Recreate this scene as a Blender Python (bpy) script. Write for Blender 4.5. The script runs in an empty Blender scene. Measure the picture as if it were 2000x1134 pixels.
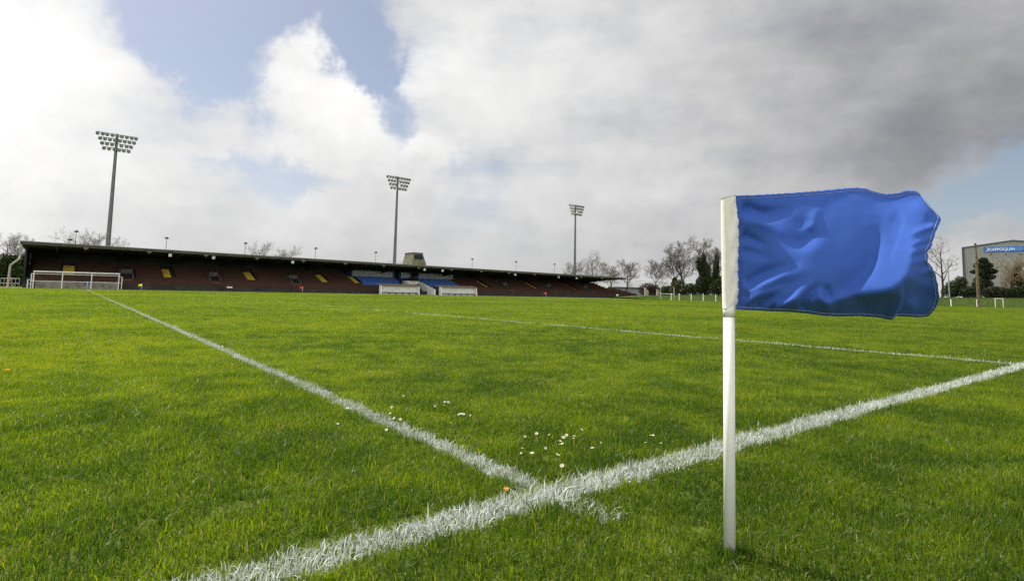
import bpy, math, random
import numpy as np
from mathutils import Vector, Matrix

random.seed(7); rng = np.random.default_rng(11)
PI = math.pi
sc = bpy.context.scene
col = sc.collection

# ------------------------------------------------------------------ camera
F = 1091.0; PCX, PCY = 1000.0, 478.0; H = 0.67
PITCH = math.atan(95 / F); ROLL = 0.021
CM = Matrix.Rotation(PI/2 + PITCH, 3, 'X') @ Matrix.Rotation(ROLL, 3, 'Z')
EYE = Vector((0, 0, H))
def ray(px, py):
    return CM @ Vector(((px-PCX)/F, -(py-PCY)/F, -1.0))
def at_depth(px, py, d):
    r = ray(px, py); return EYE + r * (d / r.y)
def on_z(px, py, z=0.0):
    r = ray(px, py); return EYE + r * ((z - H) / r.z)
def horizon(px): return 573 + 0.021*(px-1000)
cd = bpy.data.cameras.new('camera'); cam = bpy.data.objects.new('camera', cd); col.objects.link(cam)
cd.sensor_width = 36; cd.lens = 36*F/2000; cd.shift_y = (PCY-567)/2000
cd.clip_start = 0.05; cd.clip_end = 6000
cam.matrix_world = Matrix.Translation(EYE) @ CM.to_4x4()
sc.camera = cam
# pitch axes: u along the near sideline, v across the pitch
AX = math.radians(37.9); EX = Vector((math.cos(AX), math.sin(AX), 0)); EY = Vector((-math.sin(AX), math.cos(AX), 0))
def UV(u, v, z=0.0): return EX*u + EY*v + Vector((0, 0, z))
def u_at(px, v):
    r = (px-1000)/F
    y = v / (EY.y + EY.x*r)
    return y*(EX.x*r + EX.y)
def to_uv(p): return p.x*EX.x + p.y*EX.y, p.x*EY.x + p.y*EY.y
CORNER_U, SIDE_V, LINE3_U, FAR_V = 1.30, 1.428, 8.28, 101.0

# ------------------------------------------------------------------ materials
def mat(name, c, rough=0.7, spec=0.3, metal=0.0, noise=None, bump=None, c2=None, coords='Object', contrast=(0.35, 0.65), detail=6):
    m = bpy.data.materials.new(name); m.use_nodes = True
    n = m.node_tree.nodes; l = m.node_tree.links
    b = n['Principled BSDF']
    b.inputs['Base Color'].default_value = (*c, 1); b.inputs['Roughness'].default_value = rough
    b.inputs['Specular IOR Level'].default_value = spec; b.inputs['Metallic'].default_value = metal
    if noise or bump:
        tc = n.new('ShaderNodeTexCoord'); nz = n.new('ShaderNodeTexNoise')
        l.new(tc.outputs[coords], nz.inputs['Vector'])
        nz.inputs['Scale'].default_value = noise or 8; nz.inputs['Detail'].default_value = detail; nz.inputs['Roughness'].default_value = 0.6
        if c2:
            mr = n.new('ShaderNodeMapRange'); mr.inputs[1].default_value, mr.inputs[2].default_value = contrast
            l.new(nz.outputs['Fac'], mr.inputs[0])
            mx = n.new('ShaderNodeMix'); mx.data_type = 'RGBA'
            mx.inputs[6].default_value = (*c, 1); mx.inputs[7].default_value = (*c2, 1)
            l.new(mr.outputs[0], mx.inputs[0]); l.new(mx.outputs[2], b.inputs['Base Color'])
        if bump:
            bp = n.new('ShaderNodeBump'); bp.inputs['Strength'].default_value = bump; bp.inputs['Distance'].default_value = 0.05
            l.new(nz.outputs['Fac'], bp.inputs['Height']); l.new(bp.outputs[0], b.inputs['Normal'])
    return m
def leaf_mat(name, attr=None, c=(0.05, 0.1, 0.02), trans=0.35, tc=(0.25, 0.36, 0.03), rough=0.5, spec=0.3, tmul=None):
    m = bpy.data.materials.new(name); m.use_nodes = True
    n = m.node_tree.nodes; l = m.node_tree.links
    b = n['Principled BSDF']; out = n['Material Output']
    b.inputs['Roughness'].default_value = rough; b.inputs['Specular IOR Level'].default_value = spec
    b.inputs['Base Color'].default_value = (*c, 1)
    t = n.new('ShaderNodeBsdfTranslucent'); t.inputs['Color'].default_value = (*tc, 1)
    mx = n.new('ShaderNodeMixShader'); mx.inputs[0].default_value = trans
    if attr:
        a = n.new('ShaderNodeAttribute'); a.attribute_name = attr
        l.new(a.outputs['Color'], b.inputs['Base Color'])
        g = n.new('ShaderNodeMix'); g.data_type = 'RGBA'; g.blend_type = 'MULTIPLY'; g.inputs[0].default_value = 1
        g.inputs[7].default_value = (*(tmul or (1.6, 1.5, 0.8)), 1)
        l.new(a.outputs['Color'], g.inputs[6]); l.new(g.outputs[2], t.inputs['Color'])
    l.new(b.outputs[0], mx.inputs[1]); l.new(t.outputs[0], mx.inputs[2]); l.new(mx.outputs[0], out.inputs[0])
    return m
M = {}
M['white_paint'] = mat('white_paint', (0.72, 0.72, 0.68), 0.5, c2=(0.5, 0.5, 0.46), noise=1.2, contrast=(0.45, 0.8))
M['white_pvc'] = mat('white_pvc', (0.74, 0.74, 0.71), 0.4, 0.5, c2=(0.60, 0.59, 0.53), noise=14, contrast=(0.52, 0.85))
M['galv'] = mat('galvanised_steel', (0.33, 0.34, 0.35), 0.5, 0.4, 0.35, c2=(0.24, 0.25, 0.26), noise=0.8)
M['mast'] = mat('mast_steel', (0.16, 0.165, 0.18), 0.55, 0.4, 0.2, c2=(0.11, 0.115, 0.125), noise=0.6)
M['lamp_grey'] = mat('lamp_housing', (0.12, 0.12, 0.115), 0.4, 0.4, 0.3)
M['lamp_glass'] = mat('lamp_glass', (0.22, 0.23, 0.22), 0.15, 0.6)
M['concrete'] = mat('concrete', (0.27, 0.26, 0.22), 0.9, 0.2, c2=(0.14, 0.135, 0.11), noise=1.3, bump=0.3)
M['old_concrete'] = mat('old_concrete', (0.13, 0.125, 0.11), 0.9, 0.2, c2=(0.08, 0.078, 0.07), noise=1.1)
M['pale_concrete'] = mat('pale_concrete', (0.42, 0.39, 0.31), 0.9, 0.2, c2=(0.29, 0.27, 0.21), noise=1.6, bump=0.3)
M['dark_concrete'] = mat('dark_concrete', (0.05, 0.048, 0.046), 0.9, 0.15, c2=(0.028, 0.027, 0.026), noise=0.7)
M['fascia'] = mat('fascia_paint', (0.2, 0.195, 0.135), 0.8, 0.2, c2=(0.11, 0.11, 0.07), noise=0.9)
M['fascia_dark'] = mat('fascia_board', (0.10, 0.098, 0.07), 0.8, 0.2, c2=(0.055, 0.055, 0.038), noise=0.9)
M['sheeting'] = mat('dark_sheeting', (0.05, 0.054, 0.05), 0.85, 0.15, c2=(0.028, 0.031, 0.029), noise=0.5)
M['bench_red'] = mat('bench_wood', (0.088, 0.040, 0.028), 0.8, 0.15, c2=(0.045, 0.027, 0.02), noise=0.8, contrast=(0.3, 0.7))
M['yellow'] = mat('yellow_paint', (0.78, 0.56, 0.04), 0.7, 0.3, c2=(0.55, 0.39, 0.04), noise=2.2)
M['blue_seat'] = mat('blue_plastic', (0.022, 0.13, 0.46), 0.45, 0.4, c2=(0.018, 0.09, 0.32), noise=1.1)
M['blue_wall'] = mat('blue_wall_paint', (0.025, 0.085, 0.2), 0.7, 0.3, c2=(0.02, 0.06, 0.13), noise=0.6)
M['glass'] = mat('window_glass', (0.015, 0.018, 0.02), 0.08, 0.6)
M['black'] = mat('black_paint', (0.012, 0.012, 0.012), 0.6, 0.3)
M['rust'] = mat('stained_felt', (0.25, 0.19, 0.13), 0.9, 0.1, c2=(0.13, 0.085, 0.05), noise=1.5)
M['bark'] = mat('bark', (0.06, 0.05, 0.04), 0.9, 0.1, c2=(0.03, 0.025, 0.02), noise=2.5)
M['twig'] = mat('twig', (0.135, 0.118, 0.09), 0.9, 0.1, c2=(0.085, 0.072, 0.058), noise=0.5)
M['twig_tan'] = mat('tan_twig', (0.28, 0.22, 0.13), 0.9, 0.1, c2=(0.17, 0.13, 0.075), noise=0.5)
M['twig_olive'] = mat('olive_twig', (0.16, 0.14, 0.05), 0.9, 0.1, c2=(0.09, 0.075, 0.035), noise=0.5)
M['timber'] = mat('weathered_timber', (0.2, 0.165, 0.1), 0.9, 0.1, c2=(0.075, 0.06, 0.035), noise=2.2, bump=0.5)
M['clad'] = mat('grey_cladding', (0.36, 0.36, 0.34), 0.6, 0.3, c2=(0.31, 0.31, 0.29), noise=0.2)
M['trim'] = mat('slate_trim', (0.07, 0.085, 0.11), 0.5, 0.3)
M['sign_blue'] = mat('sign_blue', (0.03, 0.17, 0.55), 0.5, 0.3)
M['sign_white'] = mat('sign_white', (0.8, 0.8, 0.8), 0.5, 0.3)
M['sign_pale'] = mat('sign_pale_orange', (0.42, 0.33, 0.42), 0.5, 0.3)
M['shed_roof'] = mat('shed_roof', (0.27, 0.28, 0.29), 0.7, 0.3, c2=(0.2, 0.21, 0.22), noise=0.3)
M['shed_wall'] = mat('shed_wall', (0.24, 0.25, 0.26), 0.8, 0.2)
M['leaf_dark'] = leaf_mat('ivy_leaf', 'Col', trans=0.18)
M['hivis'] = mat('hivis_orange', (0.85, 0.12, 0.03), 0.7, 0.2)
M['skin'] = mat('skin', (0.5, 0.3, 0.22), 0.6)
M['hair'] = mat('hair', (0.04, 0.025, 0.015), 0.8)
M['navy'] = mat('navy_cloth', (0.015, 0.018, 0.03), 0.9, 0.1)
M['red_cloth'] = mat('red_cloth', (0.6, 0.03, 0.06), 0.8)
M['yellow_cloth'] = mat('yellow_cloth', (0.75, 0.68, 0.03), 0.8)
M['white_cloth'] = mat('white_cloth', (0.8, 0.8, 0.78), 0.8)
M['navy_flag'] = mat('blue_cloth_far', (0.03, 0.08, 0.32), 0.8)
M['petal'] = leaf_mat('petal', c=(0.85, 0.85, 0.82), trans=0.3, tc=(0.8, 0.8, 0.75))
M['pollen'] = mat('pollen', (0.75, 0.5, 0.03), 0.9)
M['dandelion'] = mat('dandelion', (0.85, 0.38, 0.01), 0.9)
M['stalk'] = mat('stalk', (0.09, 0.14, 0.03), 0.7)
M['path'] = mat('path_concrete', (0.36, 0.34, 0.27), 0.9, 0.2, c2=(0.27, 0.26, 0.2), noise=0.6)
M['hill'] = mat('hill_fields', (0.2, 0.24, 0.2), 0.95, 0.1, c2=(0.26, 0.28, 0.25), noise=0.006)
M['soil'] = mat('soil_clod', (0.045, 0.035, 0.022), 0.95, 0.1)

# ------------------------------------------------------------------ mesh helpers
class MB:
    def __init__(s): s.v = []; s.f = []
    def add(s, vs, fs):
        b = len(s.v); s.v += [tuple(p) for p in vs]; s.f += [tuple(i+b for i in f) for f in fs]; return s
    def box(s, x0, y0, z0, x1, y1, z1):
        vs = [(x0,y0,z0),(x1,y0,z0),(x1,y1,z0),(x0,y1,z0),(x0,y0,z1),(x1,y0,z1),(x1,y1,z1),(x0,y1,z1)]
        return s.add(vs, [(3,2,1,0),(4,5,6,7),(0,1,5,4),(1,2,6,5),(2,3,7,6),(3,0,4,7)])
    def hexa(s, vs):      # eight corners, bottom loop then top loop
        return s.add(vs, [(3,2,1,0),(4,5,6,7),(0,1,5,4),(1,2,6,5),(2,3,7,6),(3,0,4,7)])
    def tube(s, p0, p1, r0, r1=None, n=8, caps=True):
        r1 = r0 if r1 is None else r1
        p0 = Vector(p0); p1 = Vector(p1); d = (p1-p0)
        if d.length < 1e-9: return s
        d.normalize(); a = d.orthogonal().normalized(); c = d.cross(a)
        vs = []
        for p, r in ((p0, r0), (p1, r1)):
            for k in range(n):
                t = 2*PI*k/n; vs.append(p + (a*math.cos(t) + c*math.sin(t))*r)
        fs = [(k, (k+1)%n, n+(k+1)%n, n+k) for k in range(n)]
        if caps: fs += [tuple(range(n-1,-1,-1)), tuple(range(n, 2*n))]
        return s.add(vs, fs)
    def path(s, pts, r, n=6):
        for a, b in zip(pts[:-1], pts[1:]): s.tube(a, b, r, r, n)
        return s
    def extrude(s, prof, axis0, axis1):   # prof: list of (y, z); along x from axis0 to axis1
        n = len(prof)
        vs = [(axis0, y, z) for y, z in prof] + [(axis1, y, z) for y, z in prof]
        fs = [(k, (k+1)%n, n+(k+1)%n, n+k) for k in range(n)] + [tuple(range(n-1,-1,-1)), tuple(range(n, 2*n))]
        return s.add(vs, fs)
    def build(s, name, m, parent=None, smooth=False, loc=None):
        me = bpy.data.meshes.new(name); me.from_pydata(s.v, [], s.f); me.validate()
        return link(name, me, m, parent, smooth, loc)
def link(name, me, m, parent=None, smooth=False, loc=None):
    if m: me.materials.append(m)
    if smooth: me.polygons.foreach_set('use_smooth', [True]*len(me.polygons))
    o = bpy.data.objects.new(name, me); col.objects.link(o)
    if parent: o.parent = parent
    if loc is not None: o.location = loc
    return o
def tag(o, label=None, cat=None, group=None, kind=None):
    if label: o['label'] = label
    if cat: o['category'] = cat
    if group: o['group'] = group
    if kind: o['kind'] = kind
    return o
def thing(name, label, cat, loc=(0,0,0), rz=0.0, group=None):
    o = bpy.data.objects.new(name, None); col.objects.link(o)
    o.location = loc; o.rotation_euler = (0, 0, rz); o.empty_display_size = 0.2
    return tag(o, label, cat, group)
def copy_tree(o, parent=None):
    c = o.copy(); col.objects.link(c)
    if parent: c.parent = parent
    for ch in list(o.children): copy_tree(ch, c)
    return c

# value noise for placing blades and patches
class VNoise:
    def __init__(s, seed, n=256): s.g = np.random.default_rng(seed).random((n, n)); s.n = n
    def __call__(s, x, y, scale):
        x = np.asarray(x)*scale; y = np.asarray(y)*scale
        xi = np.floor(x).astype(int); yi = np.floor(y).astype(int); fx = x-xi; fy = y-yi
        fx = fx*fx*(3-2*fx); fy = fy*fy*(3-2*fy); n = s.n
        g = s.g; a = g[xi%n, yi%n]; b = g[(xi+1)%n, yi%n]; c = g[xi%n, (yi+1)%n]; d = g[(xi+1)%n, (yi+1)%n]
        return (a*(1-fx)+b*fx)*(1-fy) + (c*(1-fx)+d*fx)*fy
N1, N2, N3, N4 = VNoise(1), VNoise(2), VNoise(3), VNoise(4)
def fbm(nf, x, y, s): return (nf(x, y, s) + 0.5*nf(x+31.7, y+11.3, s*2.1) + 0.25*nf(x+7.7, y+91.3, s*4.3))/1.75

# ------------------------------------------------------------------ ground
def grid_sheet(name, x0, x1, y0, y1, z, m):
    return MB().add([(x0,y0,z),(x1,y0,z),(x1,y1,z),(x0,y1,z)], [(0,1,2,3)]).build(name, m)
def ground_mat():
    m = bpy.data.materials.new('turf_ground'); m.use_nodes = True
    n = m.node_tree.nodes; l = m.node_tree.links; b = n['Principled BSDF']
    tc = n.new('ShaderNodeTexCoord')
    def noise(s, d=6):
        q = n.new('ShaderNodeTexNoise'); q.inputs['Scale'].default_value = s; q.inputs['Detail'].default_value = d
        l.new(tc.outputs['Object'], q.inputs['Vector']); return q
    a, f = noise(0.35), noise(60, 4)
    r = n.new('ShaderNodeValToRGB'); r.color_ramp.elements[0].position = 0.35; r.color_ramp.elements[1].position = 0.65
    r.color_ramp.elements[0].color = (0.075, 0.115, 0.012, 1); r.color_ramp.elements[1].color = (0.125, 0.15, 0.022, 1)
    l.new(a.outputs['Fac'], r.inputs[0])
    r2 = n.new('ShaderNodeValToRGB'); r2.color_ramp.elements[0].position = 0.3; r2.color_ramp.elements[1].position = 0.7
    r2.color_ramp.elements[0].color = (0.35, 0.35, 0.35, 1); r2.color_ramp.elements[1].color = (1.2, 1.15, 1.1, 1)
    l.new(f.outputs['Fac'], r2.inputs[0])
    mx = n.new('ShaderNodeMix'); mx.data_type = 'RGBA'; mx.blend_type = 'MULTIPLY'; mx.inputs[0].default_value = 0.8
    l.new(r.outputs[0], mx.inputs[6]); l.new(r2.outputs[0], mx.inputs[7]); l.new(mx.outputs[2], b.inputs['Base Color'])
    b.inputs['Roughness'].default_value = 0.95; b.inputs['Specular IOR Level'].default_value = 0.1
    bp = n.new('ShaderNodeBump'); bp.inputs['Strength'].default_value = 0.6; bp.inputs['Distance'].default_value = 0.02
    l.new(f.outputs['Fac'], bp.inputs['Height']); l.new(bp.outputs[0], b.inputs['Normal'])
    return m
M['turf'] = ground_mat()
tag(grid_sheet('ground', -4000, 4000, -200, 5000, 0, M['turf']), kind='structure')

# blades: numpy built meshes -------------------------------------------------
def blade_mesh(name, x, y, hgt, wid, yaw, lean, leandir, colr, m, segs=2, z0=0.0, z=None):
    n = len(x)
    ca, sa = np.cos(yaw), np.sin(yaw)
    lx, ly = np.cos(leandir)*lean, np.sin(leandir)*lean
    zb = np.zeros(n) if z is None else z
    rows = []
    if segs == 2:
        for t, wf in ((0.0, 1.0), (0.55, 0.8)):
            for sgn in (-1, 1):
                px = x + lx*hgt*t*t + sgn*ca*wid*wf*0.5
                py = y + ly*hgt*t*t + sgn*sa*wid*wf*0.5
                rows.append(np.stack([px, py, zb + z0 + hgt*t*(1-0.25*lean*t)], 1))
        rows.append(np.stack([x + lx*hgt, y + ly*hgt, zb + z0 + hgt*(1-0.3*lean)], 1))
        k = 5
    else:
        for sgn in (-1, 1):
            rows.append(np.stack([x + sgn*ca*wid*0.5, y + sgn*sa*wid*0.5, zb + z0], 1))
        rows.append(np.stack([x + lx*hgt, y + ly*hgt, zb + z0 + hgt*(1-0.3*lean)], 1))
        k = 3
    V = np.stack(rows, 1).reshape(-1, 3).astype(np.float32)
    base = (np.arange(n)*k)[:, None]
    if segs == 2:
        loops = np.concatenate([base + np.array([[0,1,3,2]]), base + np.array([[2,3,4]])], 1).reshape(-1)
        ls = (np.arange(n)*7)[:, None] + np.array([[0, 4]]); lt = np.tile([4, 3], n)
    else:
        loops = (base + np.array([[0,1,2]])).reshape(-1)
        ls = (np.arange(n)*3)[:, None]; lt = np.full(n, 3)
    ls = ls.reshape(-1)
    return V, loops.astype(np.int32), ls.astype(np.int32), lt.astype(np.int32), np.repeat(colr, k, 0).astype(np.float32)
def join_blades(name, parts, m):
    vo = lo = 0; Vs=[]; Ls=[]; Ss=[]; Ts=[]; Cs=[]
    for V, L, S, T, C in parts:
        Vs.append(V); Ls.append(L+vo); Ss.append(S+lo); Ts.append(T); Cs.append(C); vo += len(V); lo += len(L)
    V = np.concatenate(Vs); L = np.concatenate(Ls); S = np.concatenate(Ss); T = np.concatenate(Ts); C = np.concatenate(Cs)
    me = bpy.data.meshes.new(name)
    me.vertices.add(len(V)); me.vertices.foreach_set('co', V.ravel())
    me.loops.add(len(L)); me.loops.foreach_set('vertex_index', L)
    me.polygons.add(len(S)); me.polygons.foreach_set('loop_start', S); me.polygons.foreach_set('loop_total', T)
    at = me.color_attributes.new('Col', 'FLOAT_COLOR', 'POINT')
    at.data.foreach_set('color', np.concatenate([C, np.ones((len(C), 1), np.float32)], 1).ravel())
    me.update(calc_edges=True)
    return link(name, me, m)

def grass_colour(x, y, n, r):
    p = fbm(N1, x, y, 0.9); q = fbm(N2, x, y, 5.0); big = fbm(N3, x, y, 0.12)
    t = np.clip(0.5 + (p-0.5)*0.65 + (q-0.5)*1.1 + (big-0.5)*0.7 + r.normal(0, 0.22, n), 0, 1)[:, None]
    dark = np.array([0.040, 0.090, 0.006]); midc = np.array([0.118, 0.186, 0.007]); yel = np.array([0.198, 0.255, 0.011])
    c = np.where(t < 0.5, dark + (midc-dark)*t*2, midc + (yel-midc)*(t*2-1))
    straw = r.random(n) < 0.022 + 0.05*np.clip(q-0.6, 0, 1)
    c[straw] = np.array([0.26, 0.23, 0.10])*(0.6+0.7*r.random((straw.sum(), 1)))
    return c
def line_zone(x, y):
    """0 none, 1 cross line near, 2 sideline, 3 second cross line, 4 far sideline"""
    u = x*EX.x + y*EX.y; v = x*EY.x + y*EY.y
    n = len(x); z = np.zeros(n, int)
    wob = (fbm(N4, x, y, 14.0)-0.5); wob2 = fbm(N2, x+50, y, 3.0)
    e = rng.normal(0, 0.010, n)
    l1 = (np.abs(u - CORNER_U + e) < 0.046 + 0.045*wob) & (v > SIDE_V - 0.02) & (v < FAR_V)
    l1b = (np.abs(u - CORNER_U - 0.01 + e) < 0.055) & (v > SIDE_V - 0.27) & (v <= SIDE_V - 0.02) & (rng.random(n) < 0.45)
    l3 = (np.abs(u - LINE3_U + e) < 0.060 + 0.03*wob) & (v > SIDE_V) & (v < 40) & (wob2 > 0.14 + 0.015*v)
    l2 = (np.abs(v - SIDE_V + e) < 0.072 + 0.05*wob)
    l4 = (np.abs(v - FAR_V) < 0.05)
    z[l3] = 3; z[l1 | l1b] = 1; z[l2] = 2; z[l4] = 4
    return z
FPX, FPY = on_z(1425, 1080).x, on_z(1425, 1080).y
parts = {0: [], 1: [], 2: [], 3: [], 4: []}
CONE = 0.9167
def scatter(d0, d1, dens, wid, hm, segs):
    """dens(d), wid(d) functions of depth"""
    ds = np.linspace(d0, d1, 400); half = CONE*ds*1.12 + 0.5
    pdf = dens(ds)*2*half; tot = np.trapezoid(pdf, ds) if hasattr(np, 'trapezoid') else np.trapz(pdf, ds)
    cdf = np.cumsum(pdf); cdf /= cdf[-1]
    n = int(tot); d = np.interp(rng.random(n), cdf, ds)
    x = (rng.random(n)*2-1)*(CONE*d*1.12+0.5); y = d
    v = x*EY.x + y*EY.y; u = x*EX.x + y*EX.y
    keep = (v < 104) & (y < 109.5)
    x, y, d, u, v = x[keep], y[keep], d[keep], u[keep], v[keep]
    zone = line_zone(x, y)
    # worn gaps: beside the inner edge of the sideline and odd bare clods
    gap = (v > SIDE_V+0.055) & (v < SIDE_V+0.12) & (fbm(N3, x, y, 7) > 0.5) & (rng.random(len(x)) < 0.75) & (d < 8)
    clod = (fbm(N4, x+9, y+5, 6.0) < 0.24) & (rng.random(len(x)) < 0.7) & (zone == 0)
    ok = ~(gap | clod); x, y, d, u, v, zone = x[ok], y[ok], d[ok], u[ok], v[ok], zone[ok]
    # a tuft left standing round the foot of the near pole
    if d0 < 2:
        m_t = 420; a_ = rng.random(m_t)*2*PI; rr = .016 + .05*rng.random(m_t)
        tx = FPX + np.cos(a_)*rr; ty = FPY + np.sin(a_)*rr
        x = np.concatenate([x, tx]); y = np.concatenate([y, ty]); d = np.concatenate([d, ty]); zone = np.concatenate([zone, np.zeros(m_t, int)])
    n = len(x)
    patch = fbm(N1, x+3, y+8, 3.2)*0.9 + fbm(N2, x, y, 9.0)*0.5
    h = hm*(0.42 + 0.8*patch)*np.exp(rng.normal(0, 0.33, n))
    h[zone > 0] *= 0.88
    if d0 < 2: h[-420:] *= 1.0
    w = wid(d)*(0.7 + 0.6*rng.random(n))
    yaw = rng.random(n)*2*PI
    lean = np.clip(np.abs(rng.normal(0.5, 0.55, n)), 0, 1.9)
    ld = np.where(rng.random(n) < 0.12, rng.normal(0.0, 0.9, n), rng.random(n)*2*PI)
    c = grass_colour(x, y, n, rng)
    wn = zone > 0
    k = wn.sum()
    white = np.array([[0.72, 0.76, 0.73]])*(0.58 + 0.55*rng.random((k, 1)))
    cover = np.clip(rng.normal(0.33, 0.26, (k, 1)) + 0.35*(zone[wn] == 3)[:, None] + 0.08*np.clip((d[wn]-4)/8, 0, 1)[:, None] + 0.80*fbm(N3, x[wn]+4, y[wn]+2, 11.0)[:, None] + 0.14*(zone[wn] == 2)[:, None], 0.05, 1)
    c[wn] = c[wn]*(1-cover) + white*cover
    for zn in parts:
        s = zone == zn
        if s.any(): parts[zn].append(blade_mesh('b', x[s], y[s], h[s], w[s], yaw[s], lean[s], ld[s], c[s], None, segs))
    return n
W = lambda d: np.maximum(0.0030, 0.00062*d)
n1 = scatter(1.15, 3.2, lambda d: 23000 + 0*d, W, 0.0245, 2)
n2 = scatter(3.2, 9.0, lambda d: 23000*(3.2/d)**1.5, W, 0.0255, 2)
n3 = scatter(9.0, 112.0, lambda d: 4600*(9.0/d)**2.0, W, 0.030, 1)
print('blades', n1, n2, n3)
M['blade'] = leaf_mat('grass_blade', 'Col', trans=0.55, rough=0.42, spec=0.35, tmul=(1.72, 1.6, 0.6))
M['blade_white'] = leaf_mat('painted_blade', 'Col', trans=0.2, rough=0.6, spec=0.3, tmul=(1, 1, 1))
tag(join_blades('grass', parts[0], M['blade']), 'short mown green turf covering the whole pitch', 'grass', kind='stuff')
tag(join_blades('cross_line_marking', parts[1], M['blade_white']), kind='structure')
tag(join_blades('sideline_marking', parts[2], M['blade_white']), kind='structure')
tag(join_blades('worn_line_marking', parts[3], M['blade_white']), kind='structure')
if parts[4]: tag(join_blades('far_sideline_marking', parts[4], M['blade_white']), kind='structure')

# path strip along the stand front
RZ = AX
m_ = MB(); a, b, c, d = UV(-30, 105.6, .004), UV(140, 105.6, .004), UV(140, 108.9, .004), UV(-30, 108.9, .004)
tag(m_.add([a, b, c, d], [(0,1,2,3)]).build('path', M['path']), kind='structure')

# ------------------------------------------------------------------ near flag
FP_base = on_z(1425, 1080, 0.0); FD = FP_base.y
FP_top = at_depth(1423, 389, FD)
psi = math.radians(10)
fdir = Vector((math.cos(psi), -math.sin(psi), 0)); fnrm = Vector((-math.sin(psi), -math.cos(psi), 0))
def on_flag(px, py):
    r = ray(px, py); t = (FP_top-EYE).dot(fnrm)/r.dot(fnrm); return EYE + r*t
flag = thing('sideline_flag', 'large close blue cloth flag on a white pole beside the meeting white lines', 'flag', FP_base)
def loc_(p): return p - FP_base
mb = MB(); axis = (FP_top-FP_base)
R0 = 0.01495
k = 28
for i in range(k):
    pass
mb.tube(loc_(FP_base) - axis*0.05, loc_(FP_base) + axis*0.694, R0, R0, 32)
mb.build('pole', M['white_pvc'], flag, smooth=False)
for p in flag.children[0].data.polygons: p.use_smooth = len(p.vertices) == 4
# a taped joint where the sleeve ends
j0 = loc_(FP_base) + axis*0.655; j1 = loc_(FP_base) + axis*0.69
o = MB().tube(j0, j1, R0+0.0007, R0+0.0007, 32).build('tape_band', M['white_pvc'], flag, True)
# sleeve: flattened white tube around the pole that runs out to the cloth
NS, NR = 60, 40
top_l, bot_l = (1408, 389), (1411, 602)
vs = []; fs = []
def sleeve_right(t):
    base = np.interp(t, [0, .1, .22, .4, .62, .85, .95, 1], [1436, 1438, 1442, 1443, 1441, 1442.5, 1441, 1434])
    return base + 0.8*math.sin(t*61) + 0.6*math.sin(t*143+1)
for i in range(NS+1):
    t = i/NS
    yl = 388.5 + (602-388.5)*t; yr = 381 + (601-381)*t
    xl = np.interp(t, [0, .3, 1], [1408, 1408.3, 1411]); xr = sleeve_right(t)
    pl = on_flag(xl, yl); pr = on_flag(xr, yr)
    pc = FP_base + axis*((((pl.z+pr.z)/2)-FP_base.z)/axis.z)
    for q in range(NR):
        a = 2*PI*q/NR
        ca, sa = math.cos(a), math.sin(a)
        s = (1-ca)/2            # 0 at right, 1 at left
        p = pr.lerp(pl, s)
        thick = (R0+0.0015)*math.sqrt(max(0, 1-((s-0.66)/0.66 if s < 0.66 else (s-0.66)/0.34)**2))
        bil = 0.0016*math.sin(9*t + 5*s + 1) + 0.0022*math.sin(22*(t-0.25*s)+2)*math.exp(-((s-.35)/.25)**2) + 0.0018*math.exp(-((s-0.25-0.45*(0.35-t))/0.05)**2)*(t<0.5)
        thick = max(thick, 0.0012)
        vs.append(loc_(p) + fnrm*(-1 if sa < 0 else 1)*(thick + (bil if sa > 0 else 0)*min(1, s*6)))
for i in range(NS):
    for q in range(NR):
        a0 = i*NR+q; a1 = i*NR+(q+1)%NR
        fs.append((a0, a1, a1+NR, a0+NR))
fs.append(tuple(range(NR)))
M['sleeve'] = leaf_mat('sleeve_cloth', c=(0.80, 0.79, 0.72), trans=0.12, tc=(0.85, 0.82, 0.72), rough=0.85, spec=0.1)
MB().add(vs, fs).build('sleeve', M['sleeve'], flag, True)
# cloth outline in photo pixels, given depth by the flag plane and folds
def interp(pts, t):
    pts = np.array(pts, float); s = np.concatenate([[0], np.cumsum(np.hypot(*np.diff(pts, axis=0).T))]); s /= s[-1]
    return np.stack([np.interp(t, s, pts[:, 0]), np.interp(t, s, pts[:, 1])], -1)
TOP = [(1436,382),(1475,381),(1520,378.5),(1560,376),(1600,373),(1640,369),(1672,366.5),(1690,368.5),(1712,376),(1730,379.5),(1752,377.5),(1772,372),(1788,373),(1796,381)]
rng_f = np.random.default_rng(3)
RIGHT = [(1796,381),(1806,392),(1818,407),(1830,419),(1837,427),(1834,438),(1828,450),(1824,464),(1820,476),(1811,492),(1810,503),(1815,515),(1823,527),(1829,545),(1833,562),(1835,580),(1831,594),(1823,606),(1813,617)]
BOT = [(1438,604),(1470,605),(1505,607),(1540,608),(1575,611),(1605,615.5),(1640,617),(1680,616.5),(1715,619),(1741,624),(1748,616.5),(1770,617.5),(1795,619),(1813,617)]
LEFT = [(1436,382),(1440,420),(1441,500),(1440,560),(1438,604)]
NU, NV = 300, 200
us = np.linspace(0, 1, NU+1); vv = np.linspace(0, 1, NV+1)
T, B, L, Rr = interp(TOP, us), interp(BOT, us), interp(LEFT, vv), interp(RIGHT, vv)
# snippet of smoothing for the outlines
def smooth(a, k=5):
    w = np.ones(k)/k; out = a.copy()
    pad = np.concatenate([np.repeat(a[:1], k//2, 0), a, np.repeat(a[-1:], k//2, 0)])
    for c in (0, 1): out[:, c] = np.convolve(pad[:, c], w, 'valid')
    out[0], out[-1] = a[0], a[-1]; return out
T, B, Rr = smooth(T, 9), smooth(B, 5), smooth(Rr, 5)

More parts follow.
